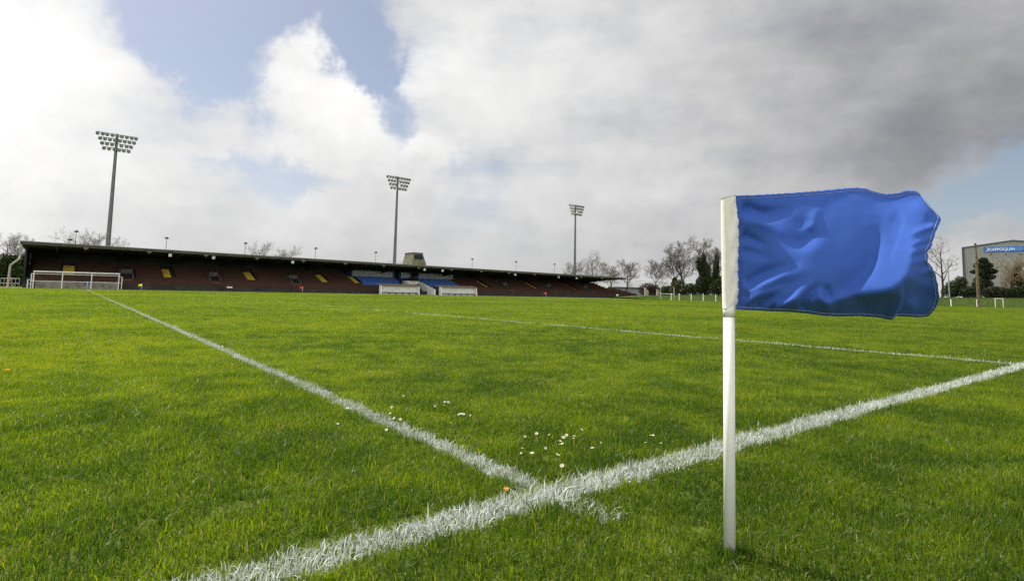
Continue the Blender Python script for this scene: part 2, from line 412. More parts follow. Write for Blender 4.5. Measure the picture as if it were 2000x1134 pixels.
U_, V_ = np.meshgrid(us, vv, indexing='ij')
P = ((1-V_)[..., None]*T[:, None] + V_[..., None]*B[:, None] + (1-U_)[..., None]*L[None] + U_[..., None]*Rr[None]
     - ((1-U_)*(1-V_))[..., None]*T[0] - (U_*(1-V_))[..., None]*T[-1] - ((1-U_)*V_)[..., None]*B[0] - (U_*V_)[..., None]*B[-1])
P[..., 0] += np.exp(-((1-U_)/0.02)**2)*np.sin(PI*V_)*(1.2*np.sin(V_*46)*np.sin(V_*17+1) + 1.1*np.sin(V_*83+2)*(V_ > .3)*(V_ < .75))
P[..., 1] += np.exp(-(V_/0.02)**2)*0.4*np.sin(U_*150+2*np.sin(U_*31))*(U_ > .05)
# folds: zoom coordinates of the photo crop (scale 3.78, origin 1380,340)
ZX = (P[..., 0]-1380)*3.779; ZY = (P[..., 1]-340)*3.779
def seg_dist(pts, asym=False):
    best = np.full(ZX.shape, 1e9); sgn = np.ones(ZX.shape); along = np.zeros(ZX.shape)
    pts = np.array(pts, float); Ls = np.hypot(*np.diff(pts, axis=0).T); tot = Ls.sum(); acc = 0
    for (a, b, ln) in zip(pts[:-1], pts[1:], Ls):
        d = b-a; t = np.clip(((ZX-a[0])*d[0] + (ZY-a[1])*d[1])/(ln*ln), 0, 1)
        dx = ZX-(a[0]+d[0]*t); dy = ZY-(a[1]+d[1]*t); D = np.hypot(dx, dy)
        s = np.sign(d[0]*dy - d[1]*dx)
        m = D < best; best = np.where(m, D, best); sgn = np.where(m, s, sgn); along = np.where(m, (acc+t*ln)/tot, along); acc += ln
    return best, sgn, along
def curve(pts, n=24):     # Catmull-Rom through control points
    P_ = [np.array(p, float) for p in pts]; P_ = [2*P_[0]-P_[1]] + P_ + [2*P_[-1]-P_[-2]]
    out = []
    for i in range(1, len(P_)-2):
        for t in np.linspace(0, 1, max(3, n//len(pts)), endpoint=False):
            a, b, c, d = P_[i-1:i+3]
            out.append(0.5*((2*b) + (c-a)*t + (2*a-5*b+4*c-d)*t*t + (3*b-a-3*c+d)*t**3))
    out.append(P_[-2]); return out
D = np.zeros(ZX.shape)
def ridge(pts, amp, wl, wr=None, taper=(0.15, 0.15)):
    """raised (amp>0) or sunk fold along a curve; wl / wr widths to the left / right of travel"""
    global D
    wr = wl if wr is None else wr
    d, s, t = seg_dist(curve(pts))
    w = 0.5*(wl+wr)
    env = np.clip(t/taper[0], 0, 1)*np.clip((1-t)/taper[1], 0, 1) if taper else 1
    env = env*env*(3-2*env) if taper else 1
    D = D + amp*env*np.exp(-(d/w)**2)
# the big crescent fold: a band of cloth bent round the middle panel
MMZ = 0.000357
cx_, cy_ = 880.0, 470.0
dx_, dy_ = ZX-cx_, -(ZY-cy_); RR = np.hypot(dx_, dy_); TH = np.degrees(np.arctan2(dy_, dx_))
def ang(pts): a = np.array(pts, float); return np.interp(TH, a[:, 0], a[:, 1])
rin = ang([(-110, 430), (-80, 430), (-60, 400), (-45, 388), (0, 390), (30, 385), (55, 360), (80, 330)])
rout = ang([(-110, 440), (-80, 452), (-64, 452), (-50, 530), (-38, 620), (-25, 668), (0, 632), (25, 560), (50, 470), (80, 380)])
slp = ang([(-110, 0), (-88, .0), (-72, .75), (-45, .62), (-20, .5), (0, .34), (14, .05), (28, -.34), (50, -.36), (66, -.2), (85, 0)])
q_ = np.clip(RR-rin, 0, None); wid_ = np.maximum(rout-rin, 5)
rise = np.minimum(q_, wid_)
after = np.clip(RR-rout, 0, None)
fall = np.where(slp > 0, np.exp(-(after/95.0)**2), np.exp(-(after/170.0)**2))
D = D + slp*rise*fall*MMZ
# the panel turns away just before the crease
pre = np.exp(-((RR-rin)/95.0)**2)*(RR < rin) + np.exp(-((RR-rin)/30.0)**2)*(RR >= rin)
D = D - pre*np.clip(slp, 0, 1)*0.020
# under the crest the cloth falls away towards the fly's lower corner
und = ang([(-100, 0), (-84, .6), (-60, 1), (-30, 1), (-14, .35), (4, 0)])
D = D - und*0.060*(1-np.exp(-(after/110.0)**1.6))
ridge([(1560,950),(1430,990),(1360,1070)], 0.018, 45, 60, (0.2, 0.01))
Dc = D; D = np.zeros(ZX.shape)
# right hem wrinkles
for (x, y) in ((1600,420),(1600,500),(1600,560),(1610,640),(1640,720)):
    ridge([(x-120,y+30),(x-20,y),(x+90,y-40)], 0.0124, 20, 24, (0.5, 0.05))
ridge([(1560,170),(1600,260),(1680,320)], 0.009, 60, 90, (.4,.4))
ridge([(1300,170),(1330,250),(1420,330)], 0.007, 60, None, (.4,.4))
# dimple in the left centre and its creases
ridge([(860,240),(800,300),(790,370),(720,420)], 0.0093, 26, 34, (0.5, 0.3))
ridge([(560,420),(680,500),(820,430),(860,390)], -0.0170, 55, 55, (0.45, 0.4))
ridge([(700,300),(690,380),(740,440)], -0.0078, 45, None, (0.5, 0.5))
ridge([(240,240),(420,290),(560,270),(680,330)], -0.0217, 50, 46, (0.1, 0.6))
ridge([(240,340),(420,360),(560,420),(700,540)], 0.0155, 55, 50, (0.1, 0.7))
ridge([(250,440),(380,500),(500,560)], -0.0170, 34, 34, (0.1, 0.7))
ridge([(260,560),(420,600),(520,640)], -0.0124, 36, 36, (.1, .7))
# fan of folds from the lower hoist corner
ridge([(270,880),(420,810),(600,735),(860,720)], 0.0232, 60, 44, (0.1, 0.75))
ridge([(280,830),(430,740),(600,690),(720,680)], -0.0217, 46, 50, (0.1, 0.7))
ridge([(262,960),(400,890),(520,850),(640,800)], 0.0155, 28, 28, (0.1, 0.7))
ridge([(380,990),(450,930),(560,880)], -0.0155, 24, 24, (0.1, 0.7))
ridge([(500,1000),(640,920),(760,840),(860,760)], 0.0217, 40, 50, (0.1, 0.6))
ridge([(470,1000),(560,930),(700,850)], -0.0139, 22, 24, (.1, .7))
ridge([(700,1000),(740,900),(830,820),(880,780)], -0.0202, 34, 36, (0.1, 0.5))
ridge([(840,840),(860,930),(950,1010)], 0.0155, 30, 40, (0.4, 0.3))
ridge([(900,800),(890,880),(930,950)], -0.0186, 30, 34, (.4, .4))
Df = D; D = Dc
# broad billow
pk = 0.98 - 0.24*np.clip(U_/0.75, 0, 1)
hv_ = np.where(V_ < pk, np.sin(0.5*PI*V_/pk)**1.15, np.cos(0.5*PI*(V_-pk)/(1.02-pk)*0.8))
D += 0.095*((np.sin(0.5*PI*np.clip(U_/0.42, 0, 1))**0.9))*hv_
D += 0.010*np.sin(U_*7.5 - V_*2.2 + 0.6)*U_
D += 0.0016*(fbm(N1, U_.ravel()*10, V_.ravel()*7, 1.0).reshape(D.shape)-0.5)
def gblur(a, sg):
    k = np.exp(-0.5*(np.arange(-3*sg, 3*sg+1)/sg)**2); k /= k.sum(); h = 3*sg
    for ax in (0, 1):
        p = np.pad(a, [(h, h) if i == ax else (0, 0) for i in (0, 1)], mode='reflect', reflect_type='odd')
        a = np.apply_along_axis(lambda r_: np.convolve(r_, k, 'valid'), ax, p)
    return a
hx, hy = ZX-235.0, ZY-985.0; hr_ = np.hypot(hx, hy); ha_ = np.arctan2(-hy, hx)
D = D + 0.011*(fbm(N2, ha_.ravel()*7.5+3, hr_.ravel()/330, 1.0).reshape(D.shape)-.5)*np.clip(hr_/180, 0, 1)*np.exp(-(hr_/620)**2)
hx, hy = ZX-235.0, ZY-165.0; hr2 = np.hypot(hx, hy); ha2 = np.arctan2(hy, hx)
D = D + 0.010*(fbm(N4, ha2.ravel()*6.0+9, hr2.ravel()/300, 1.0).reshape(D.shape)-.5)*np.clip(hr2/150, 0, 1)*np.exp(-(hr2/560)**2)
D = D + 0.0042*(fbm(N3, ZX.ravel()/150, ZY.ravel()/120, 1.0).reshape(D.shape)-.5)
D = 0.8*gblur(D, 4) + 0.2*gblur(D, 2) + 0.85*gblur(Df, 2)
edge = np.clip(U_/0.03, 0, 1); D *= edge
dist_edge = None
FV = np.zeros((NU+1, NV+1, 3))
rinv = np.array(CM)
X = (P[..., 0]-PCX)/F; Y = -(P[..., 1]-PCY)/F
rays = np.stack([X, Y, -np.ones_like(X)], -1) @ rinv.T
nn = np.array(fnrm); tt = (float((FP_top-EYE).dot(fnrm)) + D)/(rays @ nn)
FV = np.array(EYE) + rays*tt[..., None] - np.array(FP_base)
idx = np.arange((NU+1)*(NV+1)).reshape(NU+1, NV+1)
quads = np.stack([idx[:-1, :-1], idx[:-1, 1:], idx[1:, 1:], idx[1:, :-1]], -1).reshape(-1, 4)
me = bpy.data.meshes.new('flag_cloth'); me.from_pydata(FV.reshape(-1, 3).tolist(), [], quads.tolist())
def cloth_mat():
    m = bpy.data.materials.new('flag_blue_cloth'); m.use_nodes = True
    n = m.node_tree.nodes; l = m.node_tree.links; b = n['Principled BSDF']; out = n['Material Output']
    b.inputs['Base Color'].default_value = (0.046, 0.112, 0.43, 1); b.inputs['Roughness'].default_value = 0.85
    b.inputs['Specular IOR Level'].default_value = 0.12
    b.inputs['Sheen Weight'].default_value = 0.12; b.inputs['Sheen Roughness'].default_value = 0.5
    b.inputs['Sheen Tint'].default_value = (0.3, 0.45, 1, 1)
    tc = n.new('ShaderNodeTexCoord'); w = n.new('ShaderNodeTexNoise'); w.inputs['Scale'].default_value = 420; w.inputs['Detail'].default_value = 2
    mp = n.new('ShaderNodeMapping'); mp.inputs['Rotation'].default_value = (0, 0, psi); l.new(tc.outputs['Object'], mp.inputs['Vector'])
    mp.inputs['Scale'].default_value = (0.35, 1, 1); l.new(mp.outputs[0], w.inputs['Vector'])
    bp = n.new('ShaderNodeBump'); bp.inputs['Strength'].default_value = 0.22; bp.inputs['Distance'].default_value = 0.0015
    l.new(w.outputs['Fac'], bp.inputs['Height']); l.new(bp.outputs[0], b.inputs['Normal'])
    t = n.new('ShaderNodeBsdfTranslucent'); t.inputs['Color'].default_value = (0.03, 0.13, 0.62, 1)
    mx = n.new('ShaderNodeMixShader'); mx.inputs[0].default_value = 0.08
    l.new(b.outputs[0], mx.inputs[1]); l.new(t.outputs[0], mx.inputs[2]); l.new(mx.outputs[0], out.inputs[0])
    return m
M['flag'] = cloth_mat()
cloth = link('flag_cloth', me, M['flag'], flag, True)
sm = cloth.modifiers.new('thickness', 'SOLIDIFY'); sm.thickness = 0.0012; sm.offset = 0
# hem: a doubled strip along top, fly and foot, and the white seam sewn along it
def surf(u, v, off):
    i = np.clip(u*NU, 0, NU); j = np.clip(v*NV, 0, NV)
    i0 = np.minimum(i.astype(int), NU-1); j0 = np.minimum(j.astype(int), NV-1); fi = (i-i0)[:, None]; fj = (j-j0)[:, None]
    p = FV[i0, j0]*(1-fi)*(1-fj) + FV[i0+1, j0]*fi*(1-fj) + FV[i0, j0+1]*(1-fi)*fj + FV[i0+1, j0+1]*fi*fj
    du = FV[np.minimum(i0+1, NU), j0]-FV[i0, j0]; dv = FV[i0, np.minimum(j0+1, NV)]-FV[i0, j0]
    n = np.cross(du, dv); n /= np.linalg.norm(n, axis=1)[:, None]+1e-12
    n *= np.sign(n @ nn)[:, None]
    return p + n*off
def strip(ua, va, ub, vb, n, off0, puck=0.0):
    t = np.linspace(0, 1, n)
    vs = []; fs = []
    K = 5
    for k in range(K):
        s = k/(K-1)
        off = off0 + 0.0009*math.sin(PI*s) 
        o = off + puck*(0.5+0.5*np.sin(t*n*0.9 + 2*np.sin(t*37)))*s*(1-s)*4
        u = (ua[0]+(ua[1]-ua[0])*t)*(1-s) + (ub[0]+(ub[1]-ub[0])*t)*s
        v = (va[0]+(va[1]-va[0])*t)*(1-s) + (vb[0]+(vb[1]-vb[0])*t)*s
        p = surf(u, v, 0.0)
        i = surf(u, v, 1.0)-p
        vs.append(p + i*np.asarray(o)[..., None] if np.ndim(o) else p + i*o)
    n_ = n
    V = np.concatenate(vs); 
    for k in range(K-1):
        for q in range(n-1): fs.append((k*n+q, k*n+q+1, (k+1)*n+q+1, (k+1)*n+q))
    return V.tolist(), fs
hem = MB()
hem.add(*strip((0.002, 0.995), (0.0, 0.0), (0.002, 0.985), (0.026, 0.026), 420, 0.0011, 0.0013))
hem.add(*strip((1.0, 1.0), (0.0, 1.0), (0.982, 0.982), (0.026, 0.976), 300, 0.0011, 0.0013))
hem.add(*strip((0.002, 0.995), (1.0, 1.0), (0.002, 0.985), (0.976, 0.976), 420, 0.0011, 0.0010))
hem.build('hem', M['flag'], flag, True)
M['thread'] = mat('sewing_thread', (0.55, 0.6, 0.75), 0.8)
st = MB()
def seam(u0, u1, v0, v1, n):
    t = np.linspace(0, 1, n*2)
    p = surf(u0+(u1-u0)*t, v0+(v1-v0)*t, 0.0020)
    for q in range(0, 2*n-1):
        if q % 6 != 5: st.tube(p[q], p[q+1], 0.00042, 0.00042, 4, False)
seam(0.004, 0.984, 0.027, 0.027, 330)
seam(0.9815, 0.9815, 0.03, 0.97, 200)
seam(0.004, 0.984, 0.9755, 0.9755, 330)
st.build('stitching', M['thread'], flag)

# ------------------------------------------------------------------ far flags
def far_flag(px, v, clothm, label, name='sideline_flag', fl=0.55, hgt=0.95, group='small flags along the far sideline', left=True):
    u = u_at(px, v); p = UV(u, v)
    t = thing(name, label, 'flag', p, 0, group)
    MB().tube((0,0,-0.05), (0.02,0,hgt), 0.022, 0.022, 8).build('pole', M['white_pvc'], t, True)
    s = -1 if left else 1
    mb = MB(); n = 8; vs = []
    for i in range(n+1):
        a = i/n
        for j in (0, 1):
            vs.append((0.02+s*fl*a, 0.06*math.sin(a*6), hgt-0.01-0.36*j - 0.10*a*a*(1.1 if left else 0.6)))
    mb.add(vs, [(2*i, 2*i+1, 2*i+3, 2*i+2) for i in range(n)])
    o = mb.build('flag_cloth', clothm, t, True)
    md = o.modifiers.new('thickness', 'SOLIDIFY'); md.thickness = 0.004
    return t
far_flag(175, FAR_V+0.4, M['navy_flag'], 'small blue flag on a white pole where the long white cross line ends', hgt=1.05, fl=.45)
far_flag(281.5, FAR_V+0.4, M['yellow_cloth'], 'small yellow flag before the dark seating, right of the white rail frame', fl=.5)
far_flag(594.5, FAR_V+0.4, M['red_cloth'], 'small red flag before the seating, left of the blue seats and dugouts', hgt=1.1)
far_flag(1068, FAR_V+0.4, M['red_cloth'], 'small red flag before the seating, right of both white dugouts', hgt=1.1)
far_flag(1208.5, FAR_V+0.4, M['white_cloth'], 'small white flag before the right end of the stand', hgt=1.05)

# ------------------------------------------------------------------ grandstand
SU0, SV0 = -6.0, 109.0
stand = thing('grandstand', 'long low covered stand with dark roof, red benches and blue centre seats beyond the pitch', 'grandstand', UV(SU0, SV0), RZ)
SUE = 126.0          # roof end
def zr(u): return 6.75 - 0.9*(u+6)/131.6
def S(u, v, z): return (u-SU0, v-SV0, z)
NROW = 9; DV = 1.18; DZ = 0.375; V0 = 109.9; Z0 = 0.75
TOPV = V0 + NROW*DV; TOPZ = Z0 + NROW*DZ
TE = 136.0           # terrace end at the front
# front wall
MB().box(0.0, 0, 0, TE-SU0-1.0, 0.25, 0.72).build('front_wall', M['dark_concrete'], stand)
# terrace steps, the right end rakes back with height
tb = MB()
def row_end(i): return TE - 1.0 - (TE-1.0-SUE-0.5)*(i/NROW)
for i in range(NROW):
    v = V0 + i*DV; z = Z0 + i*DZ
    tb.box(0.02, v-SV0-(0.65 if i == 0 else 0), 0, row_end(i)-SU0, v+DV-SV0-0.001, z)
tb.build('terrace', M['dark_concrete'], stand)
# aisles and gaps measured on the photo
aisle_px = [(137, 0.45), (325, 0.45), (488, 0.5), (629, 0.5), (690, 0.5), (940, .5), (1036, .5), (1113, .5), (1180, .5)]
AV = V0 + 6*DV
aisles = [u_at(px, AV) for px, _ in aisle_px]
vom_px = [250, 421, 577, 992, 1077, 1150]
voms = [u_at(px, V0+3.2*DV) for px in vom_px]
blue = [(u_at(697, V0+5*DV), u_at(785, V0+5*DV)), (u_at(822, V0+5*DV), u_at(886, V0+5*DV))]
tun = (u_at(793, 112), u_at(826, 112))
def blocked(u, i):
    if tun[0]-0.3 < u < tun[1]+0.3: return True
    for a in aisles:
        if abs(u-a) < 1.0 and i >= 3: return True
    for a in voms:
        if abs(u-a) < 1.0 and 2 <= i <= 6: return True
    return False
def in_blue(u, i): return i >= 2 and any(a < u < b for a, b in blue)
# benches: one long bench per row, broken at the aisles
STEP = 0.5
for i in range(NROW):
    v = V0 + i*DV + 0.55 - SV0; z = Z0 + i*DZ
    u = SU0 + 0.6; run = None; bs = None
    def flush(a, b, v=v, z=z):
        if b-a < 0.6: return
        mb = MB()
        mb.box(a-SU0, v-0.20, z+0.36, b-SU0, v+0.12, z+0.42)
        mb.box(a-SU0, v+0.13, z+0.42, b-SU0, v+0.17, z+0.72)
        mb.box(a-SU0, v-0.18, z+0.02, b-SU0, v-0.15, z+0.34)
        k = int((b-a)/2.4)+1
        for q in range(k+1):
            x = a + (b-a)*q/k - SU0
            mb.box(max(x-0.04, a-SU0+.001), v-0.14, z, min(x+0.04, b-SU0-.001), v+0.128, z+0.355)
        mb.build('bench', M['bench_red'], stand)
    while u < row_end(i)-0.8:
        ok = not blocked(u, i) and not in_blue(u, i)
        if ok and run is None: run = u
        if not ok and run is not None: flush(run, u); run = None
        if in_blue(u, i) and not blocked(u, i):
            x = u-SU0
            if bs is None: bs = MB(); bs.box(x+.002, v+0.03, z+.30, x+.03, v+.08, z+.36)
            bs.box(x+0.03, v-0.2, z+0.38, x+0.46, v+0.15, z+0.43)
            bs.box(x+0.03, v+0.16, z+0.4, x+0.46, v+0.2, z+0.80)
            bs.box(x-0.03, v-0.05, z+.2, x+0.47, v+0.05, z+0.379)
        elif bs is not None: bs.build('seat_row', M['blue_seat'], stand)['label'] = 'row of blue plastic seats'; bs = None
        u += STEP
    if run is not None: flush(run, row_end(i)-0.9)
# yellow painted aisle steps
for (px, hw), a in zip(aisle_px, aisles):
    mb = MB()
    for i in range(4, NROW):
        v = V0 + i*DV - SV0; z = Z0 + i*DZ
        if i < NROW-1 or True:
            mb.box(a-SU0-0.76, v-0.62, z-DZ+0.004, a-SU0+0.76, v-0.004, z-DZ*0.5)
            mb.box(a-SU0-0.76, v-0.02, z-DZ*0.5+0.003, a-SU0+0.76, v+0.30, z+0.02)
    mb.build('aisle_step', M['yellow'], stand)
# openings onto the terrace with concrete cheeks
for a in voms:
    x = a-SU0; v = V0+2*DV-SV0; z = Z0+1*DZ
    mb = MB()
    for sgn in (-1, 1):
        x0, x1 = sorted((x+sgn*0.78, x+sgn*1.0))
        mb.hexa([(x0, v-0.2, z), (x1, v-0.2, z), (x1, v+5.3, z), (x0, v+5.3, z), (x0, v-0.2, z+1.0), (x1, v-0.2, z+1.0), (x1, v+5.3, z+2.9), (x0, v+5.3, z+2.9)])
    mb.box(x-0.779, v+2.2, z+1.55, x+0.779, v+2.45, z+2.3)
    w = mb.build('stair_opening', M['old_concrete'], stand)
    MB().box(x-0.77, v+2.6, z+0.2, x+0.77, v+2.75, z+1.6).build('doorway', M['black'], w)
    ys = MB()
    for i in range(3): ys.box(x-0.7, v-1.3+0.35*i, z-0.02, x+0.7, v-0.951+0.35*i, z+0.12+0.16*i)
    ys.build('aisle_step', M['yellow'], w)
# back wall, gable walls
bw = MB(); bv = TOPV-SV0
n = 40
for q in range(n):
    ua, ub = SU0 + (SUE-3-SU0)*q/n, SU0 + (SUE-3-SU0)*(q+1)/n
    bw.hexa([S(ua, TOPV, 0), S(ub, TOPV, 0), S(ub, TOPV+.25, 0), S(ua, TOPV+.25, 0), S(ua, TOPV, zr(ua)-0.78), S(ub, TOPV, zr(ub)-0.78), S(ub, TOPV+.25, zr(ub)-.78), S(ua, TOPV+.25, zr(ua)-.78)])
    # cladding joint ribs
    bw.box(ua-SU0, bv-0.05, TOPZ, ua-SU0+0.12, bv-0.001, zr(ua)-1.0)
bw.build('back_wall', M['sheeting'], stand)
gw = MB()
gw.hexa([(-0.25,3.2,0),(-0.02,3.2,0),(-0.02,bv+.25,0),(-0.25,bv+.25,0),(-0.25,3.2,6.1),(-0.02,3.2,6.1),(-0.02,bv+.25,5.95),(-0.25,bv+.25,5.95)])
gw.build('end_wall', M['sheeting'], stand)
# roof: slab with front fascia, sloping gently to the back
rf = MB(); x1 = SUE-SU0
rf.hexa([(-0.6,-1.2,zr(SU0)-0.42),(x1,-1.2,zr(SUE)-0.42),(x1,bv+.8,zr(SUE)-0.85),(-0.6,bv+.8,zr(SU0)-0.85),
         (-0.6,-1.2,zr(SU0)-0.05),(x1,-1.2,zr(SUE)-0.05),(x1,bv+.8,zr(SUE)-0.6),(-0.6,bv+.8,zr(SU0)-0.6)])
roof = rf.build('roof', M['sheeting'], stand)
fs_ = MB()
fs_.hexa([(-0.65,-1.36,zr(SU0)-0.40),(x1+.05,-1.36,zr(SUE)-0.36),(x1+.05,-1.203,zr(SUE)-0.36),(-0.65,-1.203,zr(SU0)-0.40),
          (-0.65,-1.36,zr(SU0)),(x1+.05,-1.36,zr(SUE)),(x1+.05,-1.203,zr(SUE)),(-0.65,-1.203,zr(SU0))])
fs_.build('fascia', M['fascia_dark'], roof)
ed = MB(); ed.hexa([(-0.7,-1.42,zr(SU0)+.003),(x1+.08,-1.42,zr(SUE)+.003),(x1+.08,-1.15,zr(SUE)+.003),(-0.7,-1.15,zr(SU0)+.003),
          (-0.7,-1.42,zr(SU0)+.09),(x1+.08,-1.42,zr(SUE)+.09),(x1+.08,-1.15,zr(SUE)+.09),(-0.7,-1.15,zr(SU0)+.09)])
ed.build('edge_flashing', M['galv'], roof)
# roof beams
proto = None
u = SU0+3.5
while u < SUE-1:
    z = zr(u)-0.45
    if u < 56 or u > 64 or True:
        MB().hexa([S(u-.14,108.2,z-0.2),S(u+.14,108.2,z-0.2),S(u+.14,TOPV-.01,z-1.4),S(u-.14,TOPV-.01,z-1.4),
               S(u-.14,108.2,z+.02),S(u+.14,108.2,z+.02),S(u+.14,TOPV-.01,z-.43),S(u-.14,TOPV-.01,z-.43)]).build('roof_beam', M['dark_concrete'], stand)
    u += 8.2
# gutter outlets on the fascia
u = SU0 + 7.0
go = None
while u < SUE:
    p = S(u, 107.55, zr(u)-0.62)
    m_ = MB(); m_.box(-0.3,-0.12,0,0.3,0.12,0.22).tube((0,0,0.0),(0,0.05,-0.25),0.08,0.05,8)
    if go is None: go = m_.build('gutter_outlet', M['fascia'], stand); q = go
    else: q = go.copy(); col.objects.link(q)
    q.location = p; u += 8.2
# loudspeakers hung under the front edge
sp = None
for px in (332, 417, 572, 830, 865, 1007, 1092, 1127):
    u = u_at(px, 108.2); p = S(u, 108.2, zr(u)-1.05)
    if sp is None:
        m_ = MB(); m_.hexa([(-.22,-.2,0),(.22,-.2,0),(.2,.2,.1),(-.2,.2,.1),(-.24,-.25,.5),(.24,-.25,.5),(.2,.2,.45),(-.2,.2,.45)]).tube((0,0,.48),(0,0,.72),.04,.04,6)
        sp = m_.build('loudspeaker', M['white_paint'], stand); q = sp
    else: q = sp.copy(); col.objects.link(q)
    q.location = p
# small lamps on thin poles above the roof
rl = None
for px, top in ((145, 453), (134, 469), (323, 466), (478, 476), (616, 486), (734, 494), (923, 507), (1009, 512), (1084, 517)):
    v = 117.0; u = u_at(px, v); w = UV(u, v); y = w.y
    ht = H + (horizon(px)-top)/F*y
    zb = zr(u)-0.5
    a = MB().tube((0,0,0),(0,0,ht-zb),0.05,0.04,6).build('lamp_pole', M['mast'], stand, False, S(u, v, zb))
    MB().tube((0,0,ht-zb-0.02),(0,0,ht-zb+.16),0.3,0.34,10).tube((0,0,ht-zb+.161),(0,0,ht-zb+.34),0.34,0.08,10).build('lamp_head', M['black'], a)
# press boxes: blue fronts with a band of white framed windows
wproto = None
def press(pa, pb, ncol):
    global wproto
    v = V0+7.6*DV; ua, ub = u_at(pa, v), u_at(pb, v)
    zt = lambda u: zr(u)-0.95
    b_ = MB().hexa([S(ua,v,TOPZ-0.9),S(ub,v,TOPZ-0.9),S(ub,v+1.5,TOPZ-0.9),S(ua,v+1.5,TOPZ-0.9),S(ua,v,zt(ua)),S(ub,v,zt(ub)),S(ub,v+1.5,zt(ub)),S(ua,v+1.5,zt(ua))])
    box = b_.build('press_box', M['blue_wall'], stand)
    wz0, wz1 = TOPZ-0.27, TOPZ+0.88
    pitch = (ub-ua-1.0)/ncol
    for k in range(ncol):
        x = ua+0.5+pitch*k-SU0; w = pitch-0.04
        fr = MB(); y0, y1 = v-SV0-0.09, v-SV0-0.004
        fr.box(x,y0,wz0,x+w,y1,wz0+.13).box(x,y0,wz1-.11,x+w,y1,wz1).box(x,y0,wz0+.131,x+.09,y1,wz1-.111).box(x+w-.09,y0,wz0+.131,x+w,y1,wz1-.111)
        f = fr.build('window', M['white_paint'], box)
    # one glass band behind the frames, inside the wall face
    MB().box(ua+0.52-SU0, v-SV0-0.03, wz0+.02, ub-0.55-SU0, v-SV0-0.003, wz1-.02).build('glazing', M['glass'], box)
    return box
press(686, 773, 11); press(781, 806, 3); press(816, 889, 11)
# players' tunnel: two white raking walls and a white balcony front
t0, t1 = tun[0]-SU0, tun[1]-SU0
tm = MB()
for x in (t0, t1-0.3):
    tm.hexa([(x,-3.2,0),(x+.3,-3.2,0),(x+.3,4.2,0),(x,4.2,0),(x,-3.2,1.15),(x+.3,-3.2,1.15),(x+.3,4.2,3.0),(x,4.2,3.0)])
tm.box(t0+.301,3.9,2.25,t1-.301,4.19,3.0)
tn = tm.build('tunnel_wall', M['white_paint'], stand)
MB().box(t0+.301,3.5,0.05,t1-.301,3.89,2.249).build('tunnel_mouth', M['dark_concrete'], tn)
# commentary box on the roof edge
cu0, cu1 = u_at(804, 108), u_at(832, 108); zc = zr((cu0+cu1)/2)+0.1
L0 = [(cu0, 107.4), (cu1, 107.4), (cu1, 112.5), (cu0, 112.5)]
ins = [(cu0+0.45, 108.1), (cu1-0.75, 108.1), (cu1-0.75, 111.9), (cu0+0.45, 111.9)]
zt_ = zc + 2.55
cb = MB().hexa([S(*p, zc-0.25) for p in L0] + [S(*p, zt_) for p in ins]).build('commentary_box', M['fascia'], stand)
def face(fu, fz, off):    # point on the sloping front face
    a = Vector(S(*L0[0], zc-0.25)).lerp(Vector(S(*L0[1], zc-0.25)), fu); b = Vector(S(*ins[0], zt_)).lerp(Vector(S(*ins[1], zt_)), fu)
    p = a.lerp(b, fz); p.y -= off; return p
MB().hexa([face(.10,.52,.01),face(.90,.52,.01),face(.90,.52,-.1),face(.10,.52,-.1),face(.10,.9,.01),face(.90,.9,.01),face(.90,.9,-.1),face(.10,.9,-.1)]).build('window', M['black'], cb)
MB().hexa([S(ins[0][0]-.1, ins[0][1]-.15, zt_+.003), S(ins[1][0]+.1, ins[1][1]-.15, zt_+.003), S(ins[2][0]+.1, ins[2][1]+.1, zt_+.003), S(ins[3][0]-.1, ins[3][1]+.1, zt_+.003),
           S(ins[0][0]-.1, ins[0][1]-.15, zt_+.12), S(ins[1][0]+.1, ins[1][1]-.15, zt_+.12), S(ins[2][0]+.1, ins[2][1]+.1, zt_+.12), S(ins[3][0]-.1, ins[3][1]+.1, zt_+.12)]).build('box_roof', M['sheeting'], cb)
rm = MB()
for q in range(4):
    x = cu0-4.6+1.45*q; rm.tube(S(x,109.5,zr(x)-.1), S(x,109.5,zr(x)+.75), .025)
rm.tube(S(cu0-4.6,109.5,zr(cu0)+.72), S(cu0+.2,109.5,zr(cu0)+.72), .025).tube(S(cu0-4.6,109.5,zr(cu0)+.4), S(cu0+.2,109.5,zr(cu0)+.4), .02)
rm.build('roof_rail', M['galv'], cb)
# rainwater pipe at the left end
MB().path([S(-6.5,107.8,6.3), S(-6.5,107.9,4.6), S(-6.6,107.2,4.1), S(-7.4,106.8,3.2), S(-7.5,106.8,0.0)], 0.14, 8).build('drainpipe', M['pale_concrete'], stand)
# pale low wall in front of the left bay
wa, wb = u_at(74, 108.6), u_at(237, 108.6)
MB().box(wa-SU0, -0.55, 0, wb-SU0, -0.30, 1.05).build('low_wall', M['concrete'], stand)

